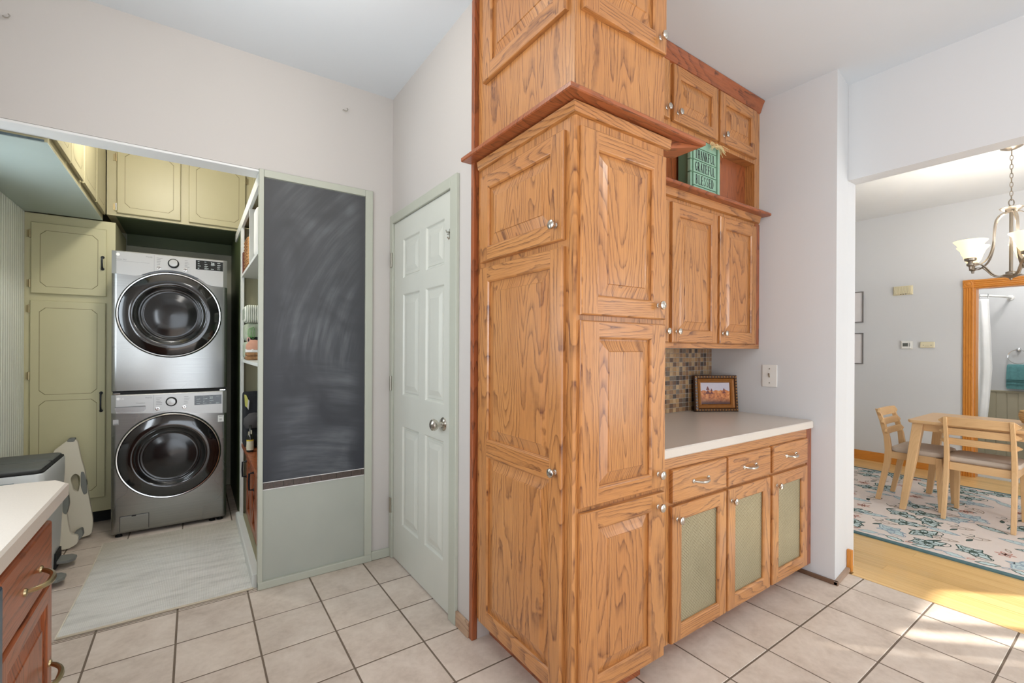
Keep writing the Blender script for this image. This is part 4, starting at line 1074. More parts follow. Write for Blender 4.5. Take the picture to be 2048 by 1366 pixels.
obj('dark_pouch', B(.305, .55, 3.605, 3.632, 1.268, 1.375), plain('charcoal_cloth', (44, 46, 48), .9), rb, bevel=.012, seg=3)
mb = MB()
for (cx, rx, rz_, ph) in ((.322, .013, .034, .2), (.334, .012, .040, -.2), (.312, .010, .030, .5)):
    mb.strap([(cx+rx*math.cos(a*PI/8)+.3*rx*math.sin(ph), 3.596+.003*math.sin(a), 1.402+rz_*math.sin(a*PI/8)) for a in range(17)], (0, .014, 0), .002)
obj('ribbon_loop', mb, plain('green_satin', (96, 170, 78), .5), rb)
bk = thing('wicker_basket', 'tan wicker basket in the top compartment of the shelving behind the divider', 'basket', (.44, 3.68, 1.833))
M_wick = stripes('wicker', (150, 100, 56), (204, 160, 110), 40, 'Z')
mb = MB(); R_ = lambda i, z: [(.298+i, 3.56+i, z), (.60-i, 3.56+i, z), (.60-i, 3.80-i, z), (.298+i, 3.80-i, z)]
mb.loft([R_(.012, 1.8335), R_(0, 1.90), R_(0, 2.05), R_(.008, 2.06)]); obj('weave', mb, M_wick, bk, bevel=.01, seg=3)
mb = MB()
for z in range(9):
    mb.tube([(.297+(1 if k % 2 else 0)*.002, 3.57+k*.02, 1.85+z*.024) for k in range(12)], .007, 5); mb.tube([(.305+k*.02, 3.557+(k % 2)*.002, 1.85+z*.024) for k in range(14)], .007, 5)
obj('strand', mb, M_wick, bk, kind='stuff')
bo = thing('dark_box', 'dark red-brown box at the far end of the top compartment beside the wicker basket', 'box', (.31, 3.80, 1.833))
obj('carton', B(.2885, .33, 3.815, 3.860, 1.8335, 1.99), plain('red_brown_card', (96, 48, 34), .7), bo, bevel=.003)
wb = thing('white_cloth', 'white cloth hanging over the near edge of the top compartment', 'cloth', (.45, 3.0, 1.833))
obj('drape', B(.289, .60, 2.98, 3.12, 1.833, 2.12), plain('white_cotton', (228, 226, 218), .9, var=.02), wb, bevel=.03, seg=4, smooth=True)
cs = thing('car_seat', 'black padded child car seat with a yellow and white warning label standing on the bench', 'car seat', (.42, 3.75, .60))
M_blk = plain('black_fabric', (28, 30, 34), .85, var=.2, scale=60, bmp=.3)
mb = MB(); pr = [(3.86, .602), (3.66, .602), (3.60, .66), (3.60, .70), (3.70, .74), (3.745, .80), (3.76, .90), (3.80, .975), (3.83, .985), (3.86, .96)]
mb.loft([[(x_, y, z) for y, z in pr] for x_ in (.290, .55)]); obj('shell', mb, M_blk, cs, bevel=.016, seg=3, smooth=True)
obj('side_bolster', MB().lathe([(0, 0), (.05, 0), (.065, .03), (.06, .07), (.03, .10), (0, .105)], (.345, 3.62, .745), (0, .1, 1), 16), plain('charcoal_pad', (70, 68, 68), .9), cs, smooth=True)
obj('warning_label', MB().add([(.300, 3.742, .885), (.314, 3.742, .872), (.320, 3.752, .93), (.308, 3.757, .962), (.296, 3.757, .965)], [(0, 1, 2, 3, 4)]), plain('label_yellow', (206, 204, 110), .6), cs, label='yellow warning label')
obj('label_border', MB().add([(.313, 3.7405, .872), (.322, 3.7405, .855), (.328, 3.751, .92), (.320, 3.751, .93)], [(0, 1, 2, 3)]), M_white, cs)
bt = thing('dark_bottle', 'dark bottle with a cream label and yellow band standing on the bench', 'bottle', (.313, 3.52, .60))
bx_, by_ = .313, 3.52
obj('glass_body', MB().lathe([(0, .001), (.020, .001), (.0215, .008), (.0215, .10), (.018, .12), (.008, .145), (.0075, .180), (0, .180)], (bx_, by_, .60), (0, 0, 1), 24), plain('dark_green_glass', (18, 24, 20), .08, coat=1), bt, smooth=True)
obj('paper_label', MB().loft([[(bx_+.022*math.cos(a*PI/12), by_+.022*math.sin(a*PI/12), z) for a in range(24)] for z in (.615, .675)], False), plain('cream_paper', (206, 202, 178), .8), bt)
obj('yellow_band', MB().loft([[(bx_+.0222*math.cos(a*PI/12), by_+.0222*math.sin(a*PI/12), z) for a in range(24)] for z in (.675, .684)], False), plain('yellow_paper', (206, 180, 60), .7), bt)
obj('neck_tag', B(.300, .308, 3.500, 3.502, .715, .740), plain('cream_paper', (206, 202, 178), .8), bt)
obj('neck_tag', B(.313, .321, 3.500, 3.502, .722, .748), plain('cream_paper', (206, 202, 178), .8), bt)
wd = thing('wood_block', 'small pale wooden block on the bench top beside the post', 'block', (.306, 3.70, .60))
obj('block', B(.300, .314, 3.62, 3.78, .6005, .64), plain('pale_pine', (206, 188, 150), .7), wd, bevel=.003)

# ------------------------------------------------------------------ woven runner in the laundry
rgt = thing('woven_rug', 'grey flat-woven rug lying in front of the washer', 'rug', (-.11, 3.4, 0))
mb = MB(); n = 24; ys = [2.806+(3.99-2.806)*i/n for i in range(n+1)]
rr = random.Random(9)
def edge(y, s): return (-.492 if s < 0 else .268) + rr.uniform(-.003, .003) + (.012*math.sin(y*2.1) if s < 0 else -.002)
rings = []
for y in ys:
    a, b = edge(y, -1), edge(y, 1); rings.append([(a, y, .001), (a-.002, y, .005), (a+.004, y, .009)] + [(a+(b-a)*k/8, y, .0095+.0012*math.sin(k*2+y*9)) for k in range(1, 8)] + [(b-.004, y, .009), (b, y, .005), (b, y, .001)])
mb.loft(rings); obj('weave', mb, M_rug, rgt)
hem = MB().tube([(-.495, 2.806, .006), (-.30, 2.803, .006), (-.1, 2.807, .006), (.1, 2.804, .006), (.268, 2.808, .006)], .006, 6)
obj('hem', hem, plain('oatmeal_binding', (196, 184, 162), .95, bmp=.5), rgt)
hem = MB().tube([(-.495+.012*math.sin(y*2.1), y, .006) for y in ys], .0035, 6)
obj('hem', hem, plain('cream_binding', (222, 214, 196), .95), rgt)

# ------------------------------------------------------------------ twin pedal bin
bn = thing('recycling_bin', 'pale grey twin recycling bin with dark textured lids behind the counter end', 'bin', (-.79, 3.6, 0))
def rrect(x0, x1, y0, y1, z, r, n=4):
    out = []
    for (cx, cy, a0) in ((x1-r, y1-r, 0), (x0+r, y1-r, 90), (x0+r, y0+r, 180), (x1-r, y0+r, 270)):
        for k in range(n+1):
            a = math.radians(a0+90*k/n); out.append((cx+r*math.cos(a), cy+r*math.sin(a), z))
    return out
X0, X1, Y0, Y1 = -.945, -.640, 3.345, 3.865
obj('bin_body', MB().loft([rrect(X0+.02, X1-.022, Y0+.02, Y1-.02, .0, .03), rrect(X0+.02, X1-.02, Y0+.02, Y1-.02, .05, .03), rrect(X0, X1, Y0, Y1, .56, .035), rrect(X0, X1, Y0, Y1, .632, .035), rrect(X0+.004, X1-.004, Y0+.004, Y1-.004, .638, .033)]), M_bin, bn, smooth=True)
obj('rim', MB().loft([rrect(X0+.004, X1-.004, Y0+.004, Y1-.004, .6385, .033), rrect(X0+.004, X1-.004, Y0+.004, Y1-.004, .646, .033), rrect(X0+.012, X1-.012, Y0+.012, Y1-.012, .650, .03)]), M_black, bn, smooth=True)
for (a, b) in ((Y0+.018, 3.60), (3.606, Y1-.018)):
    l_ = obj('lid', MB().loft([rrect(X0+.016, X1-.016, a, b, .6502, .02), rrect(X0+.016, X1-.016, a, b, .656, .02), rrect(X0+.024, X1-.024, a+.008, b-.008, .660, .018)]), M_bind, bn, smooth=True)
for y in (3.46, 3.74):
    obj('pedal', MB().loft([[(-.665, y-.055, z), (-.60, y-.055, z-.004), (-.575, y-.02, z-.008), (-.575, y+.03, z-.008), (-.60, y+.055, z-.004), (-.665, y+.055, z)] for z in (.034, .050)]), plain('grey_pedal', (120, 122, 118), .4), bn, bevel=.003)
    obj('pedal_recess', B(-.662, -.650, y-.065, y+.065, .012, .10), M_black, bn)
obj('hand_slot', B(-.93, -.745, Y0-.003, Y0+.01, .585, .605), plain('slate_grip', (86, 104, 108), .4), bn, bevel=.004)

# ------------------------------------------------------------------ folded beige plastic bath tub
tb = thing('folding_bathtub', 'beige folding plastic tub with grey rubber grips leaning on the olive cabinet', 'bathtub', (-.66, 4.2, 0))
def plate(P, hole, y_of, th, mat, name, parent, bev=.008):
    """P outline (x,z); extruded along y, y follows height"""
    bm = bmesh.new()
    def ring(pts): return [bm.verts.new((x, y_of(z), z)) for x, z in pts]
    es = []
    for pts in [P]+hole:
        vs = ring(pts); es += [bm.edges.new((vs[i], vs[(i+1) % len(vs)])) for i in range(len(vs))]
    bmesh.ops.triangle_fill(bm, edges=es, use_beauty=True)
    r = bmesh.ops.extrude_face_region(bm, geom=list(bm.faces)); bmesh.ops.translate(bm, verts=[v for v in r['geom'] if isinstance(v, bmesh.types.BMVert)], vec=(0, th, 0))
    bm.verts.ensure_lookup_table(); mb = MB(); mb.v = [tuple(v.co) for v in bm.verts]; idx = {v: i for i, v in enumerate(bm.verts)}
    mb.f = [tuple(idx[v] for v in f.verts) for f in bm.faces]; mb.mi = [0]*len(mb.f); bm.free()
    return obj(name, mb, mat, parent, bevel=bev, seg=3, smooth=True)
def smooth_poly(P, r=.25):
    out = []
    for i in range(len(P)):
        a, b, c_ = Vector(P[i-1]), Vector(P[i]), Vector(P[(i+1) % len(P)])
        for t in (0, .5, 1):
            p = b+(a-b)*r*(1-t)*(1-t) + (c_-b)*r*t*t; out.append((p.x, p.y))
    return out
yl = lambda z: 4.175+.20*(z/.67)
OUT = smooth_poly([(-.80, .575), (-.712, .655), (-.668, .648), (-.645, .53), (-.618, .43), (-.598, .30), (-.562, .11), (-.566, .015), (-.80, .012)], .22)
HOLE = smooth_poly([(-.692, .40), (-.668, .428), (-.640, .400), (-.646, .30), (-.672, .318)], .3)
plate(OUT, [HOLE[::-1]], yl, .030, M_tub, 'outer_shell', tb)
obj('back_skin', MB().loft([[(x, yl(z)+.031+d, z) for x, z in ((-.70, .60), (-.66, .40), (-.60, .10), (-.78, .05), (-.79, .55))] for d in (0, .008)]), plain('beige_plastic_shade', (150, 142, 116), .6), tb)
grp = [(-.640, .435), (-.622, .43), (-.606, .36), (-.600, .29), (-.618, .282), (-.636, .34)]
plate(smooth_poly(grp), [], lambda z: yl(z)-.004, .038, M_grip, 'side_grip', tb, .004)
plate(smooth_poly([(-.722, .640), (-.712, .662), (-.678, .662), (-.682, .636)]), [], lambda z: yl(z)-.004, .036, M_grip, 'top_grip', tb, .004)
yl2 = lambda z: 4.00+.26*(z/.45)
OUT2 = smooth_poly([(-.775, .52), (-.735, .50), (-.700, .30), (-.655, .09), (-.612, .075), (-.610, .03), (-.655, .008), (-.705, .012), (-.735, .15)], .25)
plate(OUT2, [], yl2, .032, M_tub, 'inner_frame', tb)
plate(smooth_poly([(-.712, .36), (-.688, .34), (-.672, .26), (-.680, .20), (-.700, .215)]), [], lambda z: yl2(z)-.004, .038, M_grip, 'side_grip', tb, .004)
plate(smooth_poly([(-.640, .085), (-.600, .105), (-.590, .06), (-.622, .03)]), [], lambda z: yl2(z)+.02, .05, M_grip, 'foot_grip', tb, .004)

# ------------------------------------------------------------------ near left counter
lc = thing('drawer_cabinet', 'reddish oak base cabinet with deep panelled drawers at the near left', 'cabinet', (-.64, 1.6, 0))
OZr, OYr = oak('Z', 'red'), oak('Y', 'red')
mb = MB(); mb.box(-.955, -.352, 1.40, 1.848, .10, .858, OZr); obj('body', mb, None, lc)
obj('toe_kick', B(-.955, -.43, 1.40, 1.84, 0, .10), OYr, lc)
fD = F('x', -.352)
d = slab(fD, 1.403, 1.832, .640, .802, lc, 'red'); pull(fD, 1.640, .708, d, M_brass, .14, rise=.034)
d2 = cab_door(fD, 1.403, 1.832, .165, .628, lc, 'red', st=.045, rail=.045, name='drawer'); pull(fD, 1.735, .404, d2, M_brass, .14, rise=.034)
dw = thing('dishwasher', 'dark dishwasher front at the near left under the counter', 'dishwasher', (-.64, 1.1, 0))
obj('body', B(-.955, -.350, .80, 1.397, .08, .855), M_black, dw)
obj('front_panel', B(-.350, -.326, .80, 1.396, .11, .80), plain('dark_blue_grey_enamel', (58, 76, 92), .3), dw, bevel=.006)
obj('foot_strip', B(-.955, -.40, .80, 1.397, 0, .08), M_black, dw)
lk = thing('sink_cabinet', 'reddish oak base cabinet continuing beside the camera', 'cabinet', (-.64, .2, 0))
obj('body', B(-.955, -.352, -.6, .797, .10, .858), OZr, lk); obj('toe_kick', B(-.955, -.43, -.6, .797, 0, .10), OYr, lk)
ct = thing('kitchen_counter', 'beige laminate counter with clipped corner at the lower left over the reddish drawers', 'countertop', (-.64, 1.2, .86))
P = [(-.955, -.6), (-.303, -.6), (-.303, 1.862), (-.340, 1.915), (-.43, 1.925), (-.955, 1.925)]
mb = MB(); sc_ = lambda i: [(min(x, -.303-i) if x > -.9 else x, y if y < 1.8 else y-i) for x, y in P]
mb.loft([[(x, y, .8585) for x, y in sc_(.002)], [(x, y, .862) for x, y in P], [(x, y, .894) for x, y in P], [(x, y, .899) for x, y in sc_(.006)]])
obj('counter_slab', mb, M_counter, ct)

# wall hooks
for i, (x, z, lb) in enumerate(((-.647, 2.677, 'small metal screw hook high on the wall at the far left'), (.730, 2.704, 'small metal screw hook high on the wall above the chalkboard'))):
    h = thing('screw_hook', lb, 'hook', (x, YA, z), group='screw hooks high on the wall')
    obj('wire', MB().tube([(x-.012, YA+.002, z+.004), (x-.011, YA-.012, z+.002), (x-.004, YA-.022, z-.008), (x+.007, YA-.024, z-.006), (x+.011, YA-.022, z+.006), (x+.006, YA-.02, z+.012)], .0028, 6), M_nickel, h)
# ceiling fitting over the kitchen (just above the picture)
cl = thing('ceiling_light', 'round flush ceiling light glowing above the kitchen floor', 'ceiling light', (.22, 1.75, ZC))
obj('base_ring', MB().lathe([(0, 0), (.17, 0), (.17, .02), (.15, .03), (0, .03)], (.22, 1.75, ZC), (0, 0, -1), 32), M_nickel, cl)
obj('glass_dome', MB().lathe([(.15, .03), (.148, .05), (.12, .08), (.06, .10), (0, .105)], (.22, 1.75, ZC), (0, 0, -1), 32), plain('lit_opal_glass', (255, 244, 226), .4, emit=(255, 236, 206), es=5), cl, smooth=True)

# ------------------------------------------------------------------ dining room
# floral rug
fr_ = thing('floral_rug', 'pale floral area rug with teal border under the dining table', 'rug', (4.96, .7, 0))
RX0, RX1, RY0, RY1 = 3.862, 6.06, -1.15, 2.45
obj('rug_field', B(RX0+.04, RX1-.04, RY0+.04, RY1-.04, .0005, .008), M_floral, fr_)
mb = MB()
mb.box(RX0, RX0+.04, RY0, RY1, .0005, .009); mb.box(RX1-.04, RX1, RY0, RY1, .0005, .009); mb.box(RX0+.04, RX1-.04, RY0, RY0+.04, .0005, .009); mb.box(RX0+.04, RX1-.04, RY1-.04, RY1, .0005, .009)
obj('rug_border', mb, M_teal, fr_)
rg = random.Random(11); mot = MB(); inks = (M_f1, M_f1, M_f2, M_f4, M_f5)
def leafshape(cx, cy, L, Wd, a, ink, fill, z=.0084, veins=True, scal=0):
    n = 14; ca, sa = math.cos(a), math.sin(a); up, dn, upi, dni = [], [], [], []
    for i in range(n+1):
        t = i/n; h = Wd*math.sin(PI*t)**.8*(1+(scal*math.sin(t*PI*9)))
        for s, o_, i_ in ((1, up, upi), (-1, dn, dni)):
            o_.append((cx+ca*(t-.5)*L-sa*s*h, cy+sa*(t-.5)*L+ca*s*h)); hh = max(0, h-.007)
            i_.append((cx+ca*(t-.5)*L*.93-sa*s*hh, cy+sa*(t-.5)*L*.93+ca*s*hh))
    for o_, i_ in ((up, upi), (dn, dni)):
        for i in range(n): mot.quad(*[(p[0], p[1], z+.0004) for p in (o_[i], o_[i+1], i_[i+1], i_[i])], ink)
    if fill:
        for i in range(n): mot.quad(*[(p[0], p[1], z) for p in (upi[i], upi[i+1], dni[i+1], dni[i])], fill)
    if veins:
        k = max(3, int(L/.04))
        for i in range(1, k):
            t = (i/k-.5)*L; h = Wd*math.sin(PI*i/k)**.8*.8
            for s in (1, -1):
                a_ = (cx+ca*t, cy+sa*t); b_ = (cx+ca*(t+h*.6)-sa*s*h, cy+sa*(t+h*.6)+ca*s*h)
                dx, dy = -(b_[1]-a_[1]), b_[0]-a_[0]; q = .0022/max(1e-4, math.hypot(dx, dy))
                mot.quad((a_[0]+dx*q, a_[1]+dy*q, z+.0003), (a_[0]-dx*q, a_[1]-dy*q, z+.0003), (b_[0]-dx*q, b_[1]-dy*q, z+.0003), (b_[0]+dx*q, b_[1]+dy*q, z+.0003), ink)
        mot.quad((cx-ca*L/2-sa*.003, cy-sa*L/2+ca*.003, z+.0003), (cx-ca*L/2+sa*.003, cy-sa*L/2-ca*.003, z+.0003), (cx+ca*L/2, cy+sa*L/2, z+.0003), (cx+ca*L/2, cy+sa*L/2, z+.00031), ink)
def curl(cx, cy, r, a, ink, z=.0087):
    pts = [(cx+r*(1-k/16)*math.cos(a+k*.33), cy+r*(1-k/16)*math.sin(a+k*.33)) for k in range(15)]
    for i in range(14):
        (x0, y0), (x1, y1) = pts[i], pts[i+1]; dx, dy = -(y1-y0), x1-x0; q = .0028/max(1e-4, math.hypot(dx, dy))
        mot.quad((x0+dx*q, y0+dy*q, z), (x0-dx*q, y0-dy*q, z), (x1-dx*q, y1-dy*q, z), (x1+dx*q, y1+dy*q, z), ink)
gx = RX0+.23
row = 0
while gx < RX1-.12:
    gy = RY0+.2+(.13 if row % 2 else 0)
    while gy < RY1-.15:
        cx, cy = gx+rg.uniform(-.04, .04), gy+rg.uniform(-.05, .05); ty = rg.random(); a = rg.uniform(-1.2, 1.2)+PI/2
        if ty < .42:      # big layered blossom
            ink, fill = (M_f1, M_f3) if rg.random() < .7 else (M_f2, M_f3)
            leafshape(cx, cy, .24, .052, a, ink, fill, .0084, False, .12)
            for k in range(5): b_ = a+k*2*PI/5; leafshape(cx+.035*math.cos(b_), cy+.035*math.sin(b_), .11, .024, b_, ink, M_f3, .0086+k*.00005, True)
            curl(cx-.09*math.cos(a), cy-.09*math.sin(a), .06, a+1, ink)
        elif ty < .66: leafshape(cx, cy, .20, .034, a, M_f1 if rg.random() < .4 else M_f2, M_f3, .0085, True)
        elif ty < .82:
            for k in range(6): b_ = a+k*PI/3; leafshape(cx+.022*math.cos(b_), cy+.022*math.sin(b_), .06, .013, b_, M_f4, None, .0086, False)
            leafshape(cx+.09, cy, .07, .014, a+1, M_f5, None, .0085, False)
        else:
            leafshape(cx, cy, .14, .03, a, M_f5, M_floral, .0085, True); curl(cx+.05, cy+.05, .045, a, M_f1)
            leafshape(cx-.08, cy+.03, .08, .014, a+.8, M_f1, M_f1, .0085, False)
        gy += .205
    gx += .165; row += 1
for sx in (RX0+.10, RX1-.10):
    y = RY0+.12; k = 0
    while y < RY1-.1:
        leafshape(sx, y, .12, .028, PI/2+(.4 if k % 2 else -.3), M_f1 if k % 3 else M_f2, M_f3, .0085, False, .15); leafshape(sx+.01, y+.075, .05, .014, PI/2+.8, M_f4 if k % 2 else M_f2, None, .0086, False)
        y += .15; k += 1
obj('printed_flowers', mot, None, fr_, kind='stuff', fix=False)

# table
OAa, OXa, OYa = oak('Z', 'ash'), oak('X', 'ash'), oak('Y', 'ash')
tb = thing('dining_table', 'light wood rectangular dining table with splayed tapered legs on the floral rug', 'table', (5.14, .45, .009))
TX0, TX1, TY0_, TY1_ = 4.775, 5.515, -.33, 1.215
obj('tabletop', MB().loft([rrect(TX0+.006, TX1-.006, TY0_+.006, TY1_-.006, .718, .03), rrect(TX0, TX1, TY0_, TY1_, .728, .035), rrect(TX0, TX1, TY0_, TY1_, .738, .035), rrect(TX0+.004, TX1-.004, TY0_+.004, TY1_-.004, .742, .033)]), OYa, tb)
ap = MB(); ap.box(TX0+.07, TX0+.09, TY0_+.09, TY1_-.09, .655, .718); ap.box(TX1-.09, TX1-.07, TY0_+.09, TY1_-.09, .655, .718)
obj('apron', ap, OYa, tb)
ap = MB(); ap.box(TX0+.09, TX1-.09, TY0_+.075, TY0_+.095, .655, .718); ap.box(TX0+.09, TX1-.09, TY1_-.095, TY1_-.075, .655, .718); obj('apron', ap, OXa, tb)
for sx in (0, 1):
    for sy in (0, 1):
        xt = TX0+.062 if sx == 0 else TX1-.062; yt = TY1_-.062 if sy else TY0_+.062
        xf = 4.752 if sx == 0 else 5.475; yf = 1.232 if sy else TY0_-.01
        sec = lambda x, y, z, h: [(x-h, y-h, z), (x+h, y-h, z), (x+h, y+h, z), (x-h, y+h, z)]
        obj('leg', MB().loft([sec(xf, yf, .0095, .019), sec((xf+xt)/2, (yf+yt)/2, .36, .028), sec(xt, yt, .718, .034)]), OAa, tb, bevel=.003)

def make_chair(x, y, rz, label):
    t = thing('dining_chair', label, 'chair', (x, y, .009), rz, 'light wood slatted dining chairs round the table')
    L = dict(local=True)
    sec = lambda x, y, z, hx, hy: [(x-hx, y-hy, z), (x+hx, y-hy, z), (x+hx, y+hy, z), (x-hx, y+hy, z)]
    for s in (-1, 1):
        X = s*.180
        prof = [(0, -.212, .013, .017), (.18, -.176, .014, .020), (.34, -.147, .015, .023), (.44, -.140, .015, .024), (.55, -.152, .014, .021), (.68, -.185, .013, .018), (.785, -.222, .012, .014)]
        obj('leg', MB().loft([sec(X*(1+.06*(.4-z)), yy, z, hx, hy) for z, yy, hx, hy in prof]), OAa, t, bevel=.003, smooth=True, **L)
        obj('leg', MB().loft([sec(s*.188, .200, 0, .014, .014), sec(s*.182, .185, .43, .019, .020)]), OAa, t, bevel=.002, **L)
    for (a, b, c, d) in ((-.165, .165, .175, .195),): obj('seat_rail', B(a, b, c, d, .375, .433), OXa if abs(math.sin(rz)) < .5 else OXa, t, bevel=.002, **L)
    obj('seat_rail', B(-.165, .165, -.150, -.130, .375, .433), OXa, t, bevel=.002, **L)
    for s in (-1, 1): obj('seat_rail', B(s*.182-.010, s*.182+.010, -.125, .17, .375, .433), OYa, t, bevel=.002, **L)
    R3 = lambda i, z: [(p[0], p[1], z) for p in rrect(-.205+i, .205-i, -.128+i, .222-i, 0, .05-i*.5 if .05-i*.5 > .01 else .01)]
    obj('seat', MB().loft([R3(.012, .434), R3(.002, .444), R3(0, .458), R3(.006, .472), R3(.03, .482), R3(.07, .486)]), M_linen, t, smooth=True, **L)
    for (z0, z1, o_) in ((.722, .790, .218), (.648, .702, .030), (.572, .624, .030)):
        zc, hz = (z0+z1)/2, (z1-z0)/2; rings = []; n = 12
        yb = -.152-(zc-.55)*.30+.020
        ends = .218
        for i in range(n+1):
            u = -1+2*i/n; X = u*ends; k = min(1, (1-abs(u))*ends/.02); k = math.sqrt(max(0.02, 1-(1-k)**2)); yy = yb-.016*(1-u*u)
            rings.append([(X, yy-.009, zc-hz*k), (X, yy+.009, zc-hz*k), (X, yy+.009-(hz*2*.12), zc+hz*k), (X, yy-.009-(hz*2*.12), zc+hz*k)])
        obj('back_slat', MB().loft(rings), OXa, t, bevel=.003, **L)
    return t
make_chair(5.085, 1.228, PI, 'light wood dining chair at the left end of the table, facing right')
make_chair(4.957, .800, -PI/2, 'light wood dining chair with its slatted back turned to the kitchen')
bk = thing('woven_bowl', 'small round braided straw basket on the dining table at the picture edge', 'basket', (5.2, .565, .752))
mb = MB()
for k in range(6):
    r = .065+.016*math.sin(k/5*PI*.8); mb.tube([(5.2+r*math.cos(a*PI/10), .565+r*math.sin(a*PI/10)+.0, .7615+k*.016+.003*(a % 2)) for a in range(20)], .009, 6, closed=True)
obj('braid', mb, stripes('straw_braid', (176, 130, 74), (226, 190, 136), 60, 'X'), bk, smooth=True); obj('bottom', MB().lathe([(0, .0), (.062, .0), (.062, .008), (0, .008)], (5.2, .565, .7525), (0, 0, 1), 20), M_wick, bk)

# chandelier
ch = thing('chandelier', 'brushed metal five-arm chandelier with lit cream glass shades hanging on a chain', 'chandelier', (5.1, .683, ZC))
cx, cy = 5.1, .683
M_ch = plain('brushed_pewter', (150, 140, 128), .35, metal=.85, var=.04)
M_shade = plain('lit_cream_glass', (255, 240, 206), .4, emit=(255, 226, 170), es=1.25)
obj('canopy', MB().lathe([(0, 0), (.065, 0), (.062, .012), (.035, .026), (.012, .034), (0, .036)], (cx, cy, ZC-.001), (0, 0, -1), 28), M_ch, ch, smooth=True)
z = ZC-.04; k = 0
while z > 2.455:
    a = (k % 2)*PI/2+.3; ux_ = Vector((math.cos(a), math.sin(a), 0)); n = 10
    obj('chain_link', MB().tube([Vector((cx, cy, z-.018)) + ux_*(.0085*math.cos(t*2*PI/n)) + Vector((0, 0, .021*math.sin(t*2*PI/n))) for t in range(n)], .0026, 5, closed=True), M_ch, ch, smooth=True)
    z -= .034; k += 1
obj('hanging_loop', MB().tube([Vector((cx, cy, 2.432))+Vector((.6, -.8, 0))*(.016*math.cos(t*PI/6))+Vector((0, 0, .026*math.sin(t*PI/6))) for t in range(12)], .004, 6, closed=True), M_ch, ch, smooth=True)
obj('dish', MB().lathe([(0, 0), (.012, 0), (.060, -.012), (.066, -.016), (.060, -.024), (.036, -.044), (.020, -.050), (0, -.050)], (cx, cy, 2.408), (0, 0, 1), 32), M_ch, ch, smooth=True)
obj('centre_rod', MB().lathe([(0, 0), (.011, 0), (.011, .46), (0, .46)], (cx, cy, 1.90), (0, 0, 1), 12), M_ch, ch, smooth=True)
obj('hub', MB().lathe([(0, 0), (.006, .002), (.010, .014), (.030, .024), (.056, .034), (.058, .040), (.044, .046), (.030, .05), (.030, .062), (.020, .068), (0, .068)], (cx, cy, 1.842), (0, 0, 1), 28), M_ch, ch, smooth=True)
RA = .262
def bez(P, n=18):
    out = []
    pts = [Vector(p) for p in P]; m_ = len(pts)
    for i in range(m_-1):
        p0, p1, p2, p3 = pts[max(i-1, 0)], pts[i], pts[i+1], pts[min(i+2, m_-1)]
        for k in range(5):
            t = k/5; out.append(.5*((2*p1)+(-p0+p2)*t+(2*p0-5*p1+4*p2-p3)*t*t+(-p0+3*p1-3*p2+p3)*t*t*t))
    out.append(pts[-1]); return out
for k in range(5):
    a = PI/2+.13+(k+.5)*2*PI/5; dr_ = Vector((math.cos(a), math.sin(a), 0)); sd = Vector((-math.sin(a), math.cos(a), 0)); o0 = Vector((cx, cy, 0))
    Pq = lambda r, z: o0+dr_*r+Vector((0, 0, z))
    m1 = MB().strap(bez([Pq(.022, 2.362), Pq(.060, 2.352), Pq(.098, 2.30), Pq(.110, 2.20), Pq(.118, 2.10), Pq(.150, 2.01), Pq(.205, 1.965), Pq(RA-.01, 1.962)]), sd*.016, .005)
    m1.strap(bez([Pq(.045, 1.878), Pq(.080, 1.876), Pq(.120, 1.895), Pq(.165, 1.945), Pq(.205, 1.972), Pq(RA, 1.972)]), sd*.016, .005)
    arm = obj('arm', m1, M_ch, ch)
    obj('socket_cup', MB().lathe([(0, -.030), (.008, -.030), (.010, -.012), (.022, -.004), (.022, .012), (.014, .016), (.014, .026), (.034, .034), (.036, .05), (.030, .056), (0, .056)], Pq(RA, 1.965), (0, 0, 1), 20), M_ch, arm, smooth=True)
    obj('glass_shade', MB().loft([[tuple(Pq(RA, z_)+Vector((math.cos(q*PI/14)*r, math.sin(q*PI/14)*r, 0))) for q in range(28)] for r, z_ in ((.018, 2.012), (.034, 2.018), (.050, 2.045), (.062, 2.085), (.078, 2.125), (.097, 2.148), (.0985, 2.152), (.094, 2.150), (.075, 2.122), (.058, 2.083), (.044, 2.043), (.02, 2.022))], False), M_shade, arm, smooth=True)
    lamp('chandelier_bulb', Pq(RA, 2.165), 6.5, .03, (1, .96, .92))

# far wall: frames, chime, thermostat, alarm box
for (z0, z1, lb) in ((1.14, 1.512, 'thin grey framed white print on the far wall, lower of two'), (1.638, 2.010, 'thin grey framed white print on the far wall, upper of two')):
    f = thing('picture_frame', lb, 'picture', (6.59, 2.29, z0), group='two thin framed prints on the far wall')
    y0, y1 = 2.088, 2.50; e = .010
    mb = MB()
    for q in ((y0, y0+e, z0, z1), (y1-e, y1, z0, z1), (y0+e, y1-e, z0, z0+e), (y0+e, y1-e, z1-e, z1)): mb.box(6.582, 6.5995, *q)
    obj('frame', mb, plain('grey_thin_frame', (120, 116, 114), .4), f); obj('mount', B(6.592, 6.5995, y0+e, y1-e, z0+e, z1-e), plain('white_print', (226, 222, 222), .5), f)
    mb = MB()
    for i in range(5): mb.add([(6.5915, 2.2+.03*i, z0+.12+.02*i), (6.5915, 2.21+.03*i, z0+.12+.02*i), (6.5915, 2.22+.03*i, z0+.2+.02*i)], [(0, 1, 2)])
    obj('sketch_marks', mb, M_ink, f)
t = thing('door_chime', 'cream ribbed door chime box high on the far dining room wall', 'door chime', (6.57, 1.715, 1.93))
obj('back_plate', B(6.585, 6.5995, 1.628, 1.802, 1.932, 2.034), M_cream, t, bevel=.003)
for i in range(14): y = 1.640+i*.0108; obj('rib', B(6.566, 6.585, y, y+.0085, 1.944, 2.026), M_cream, t, bevel=.002, seg=1)
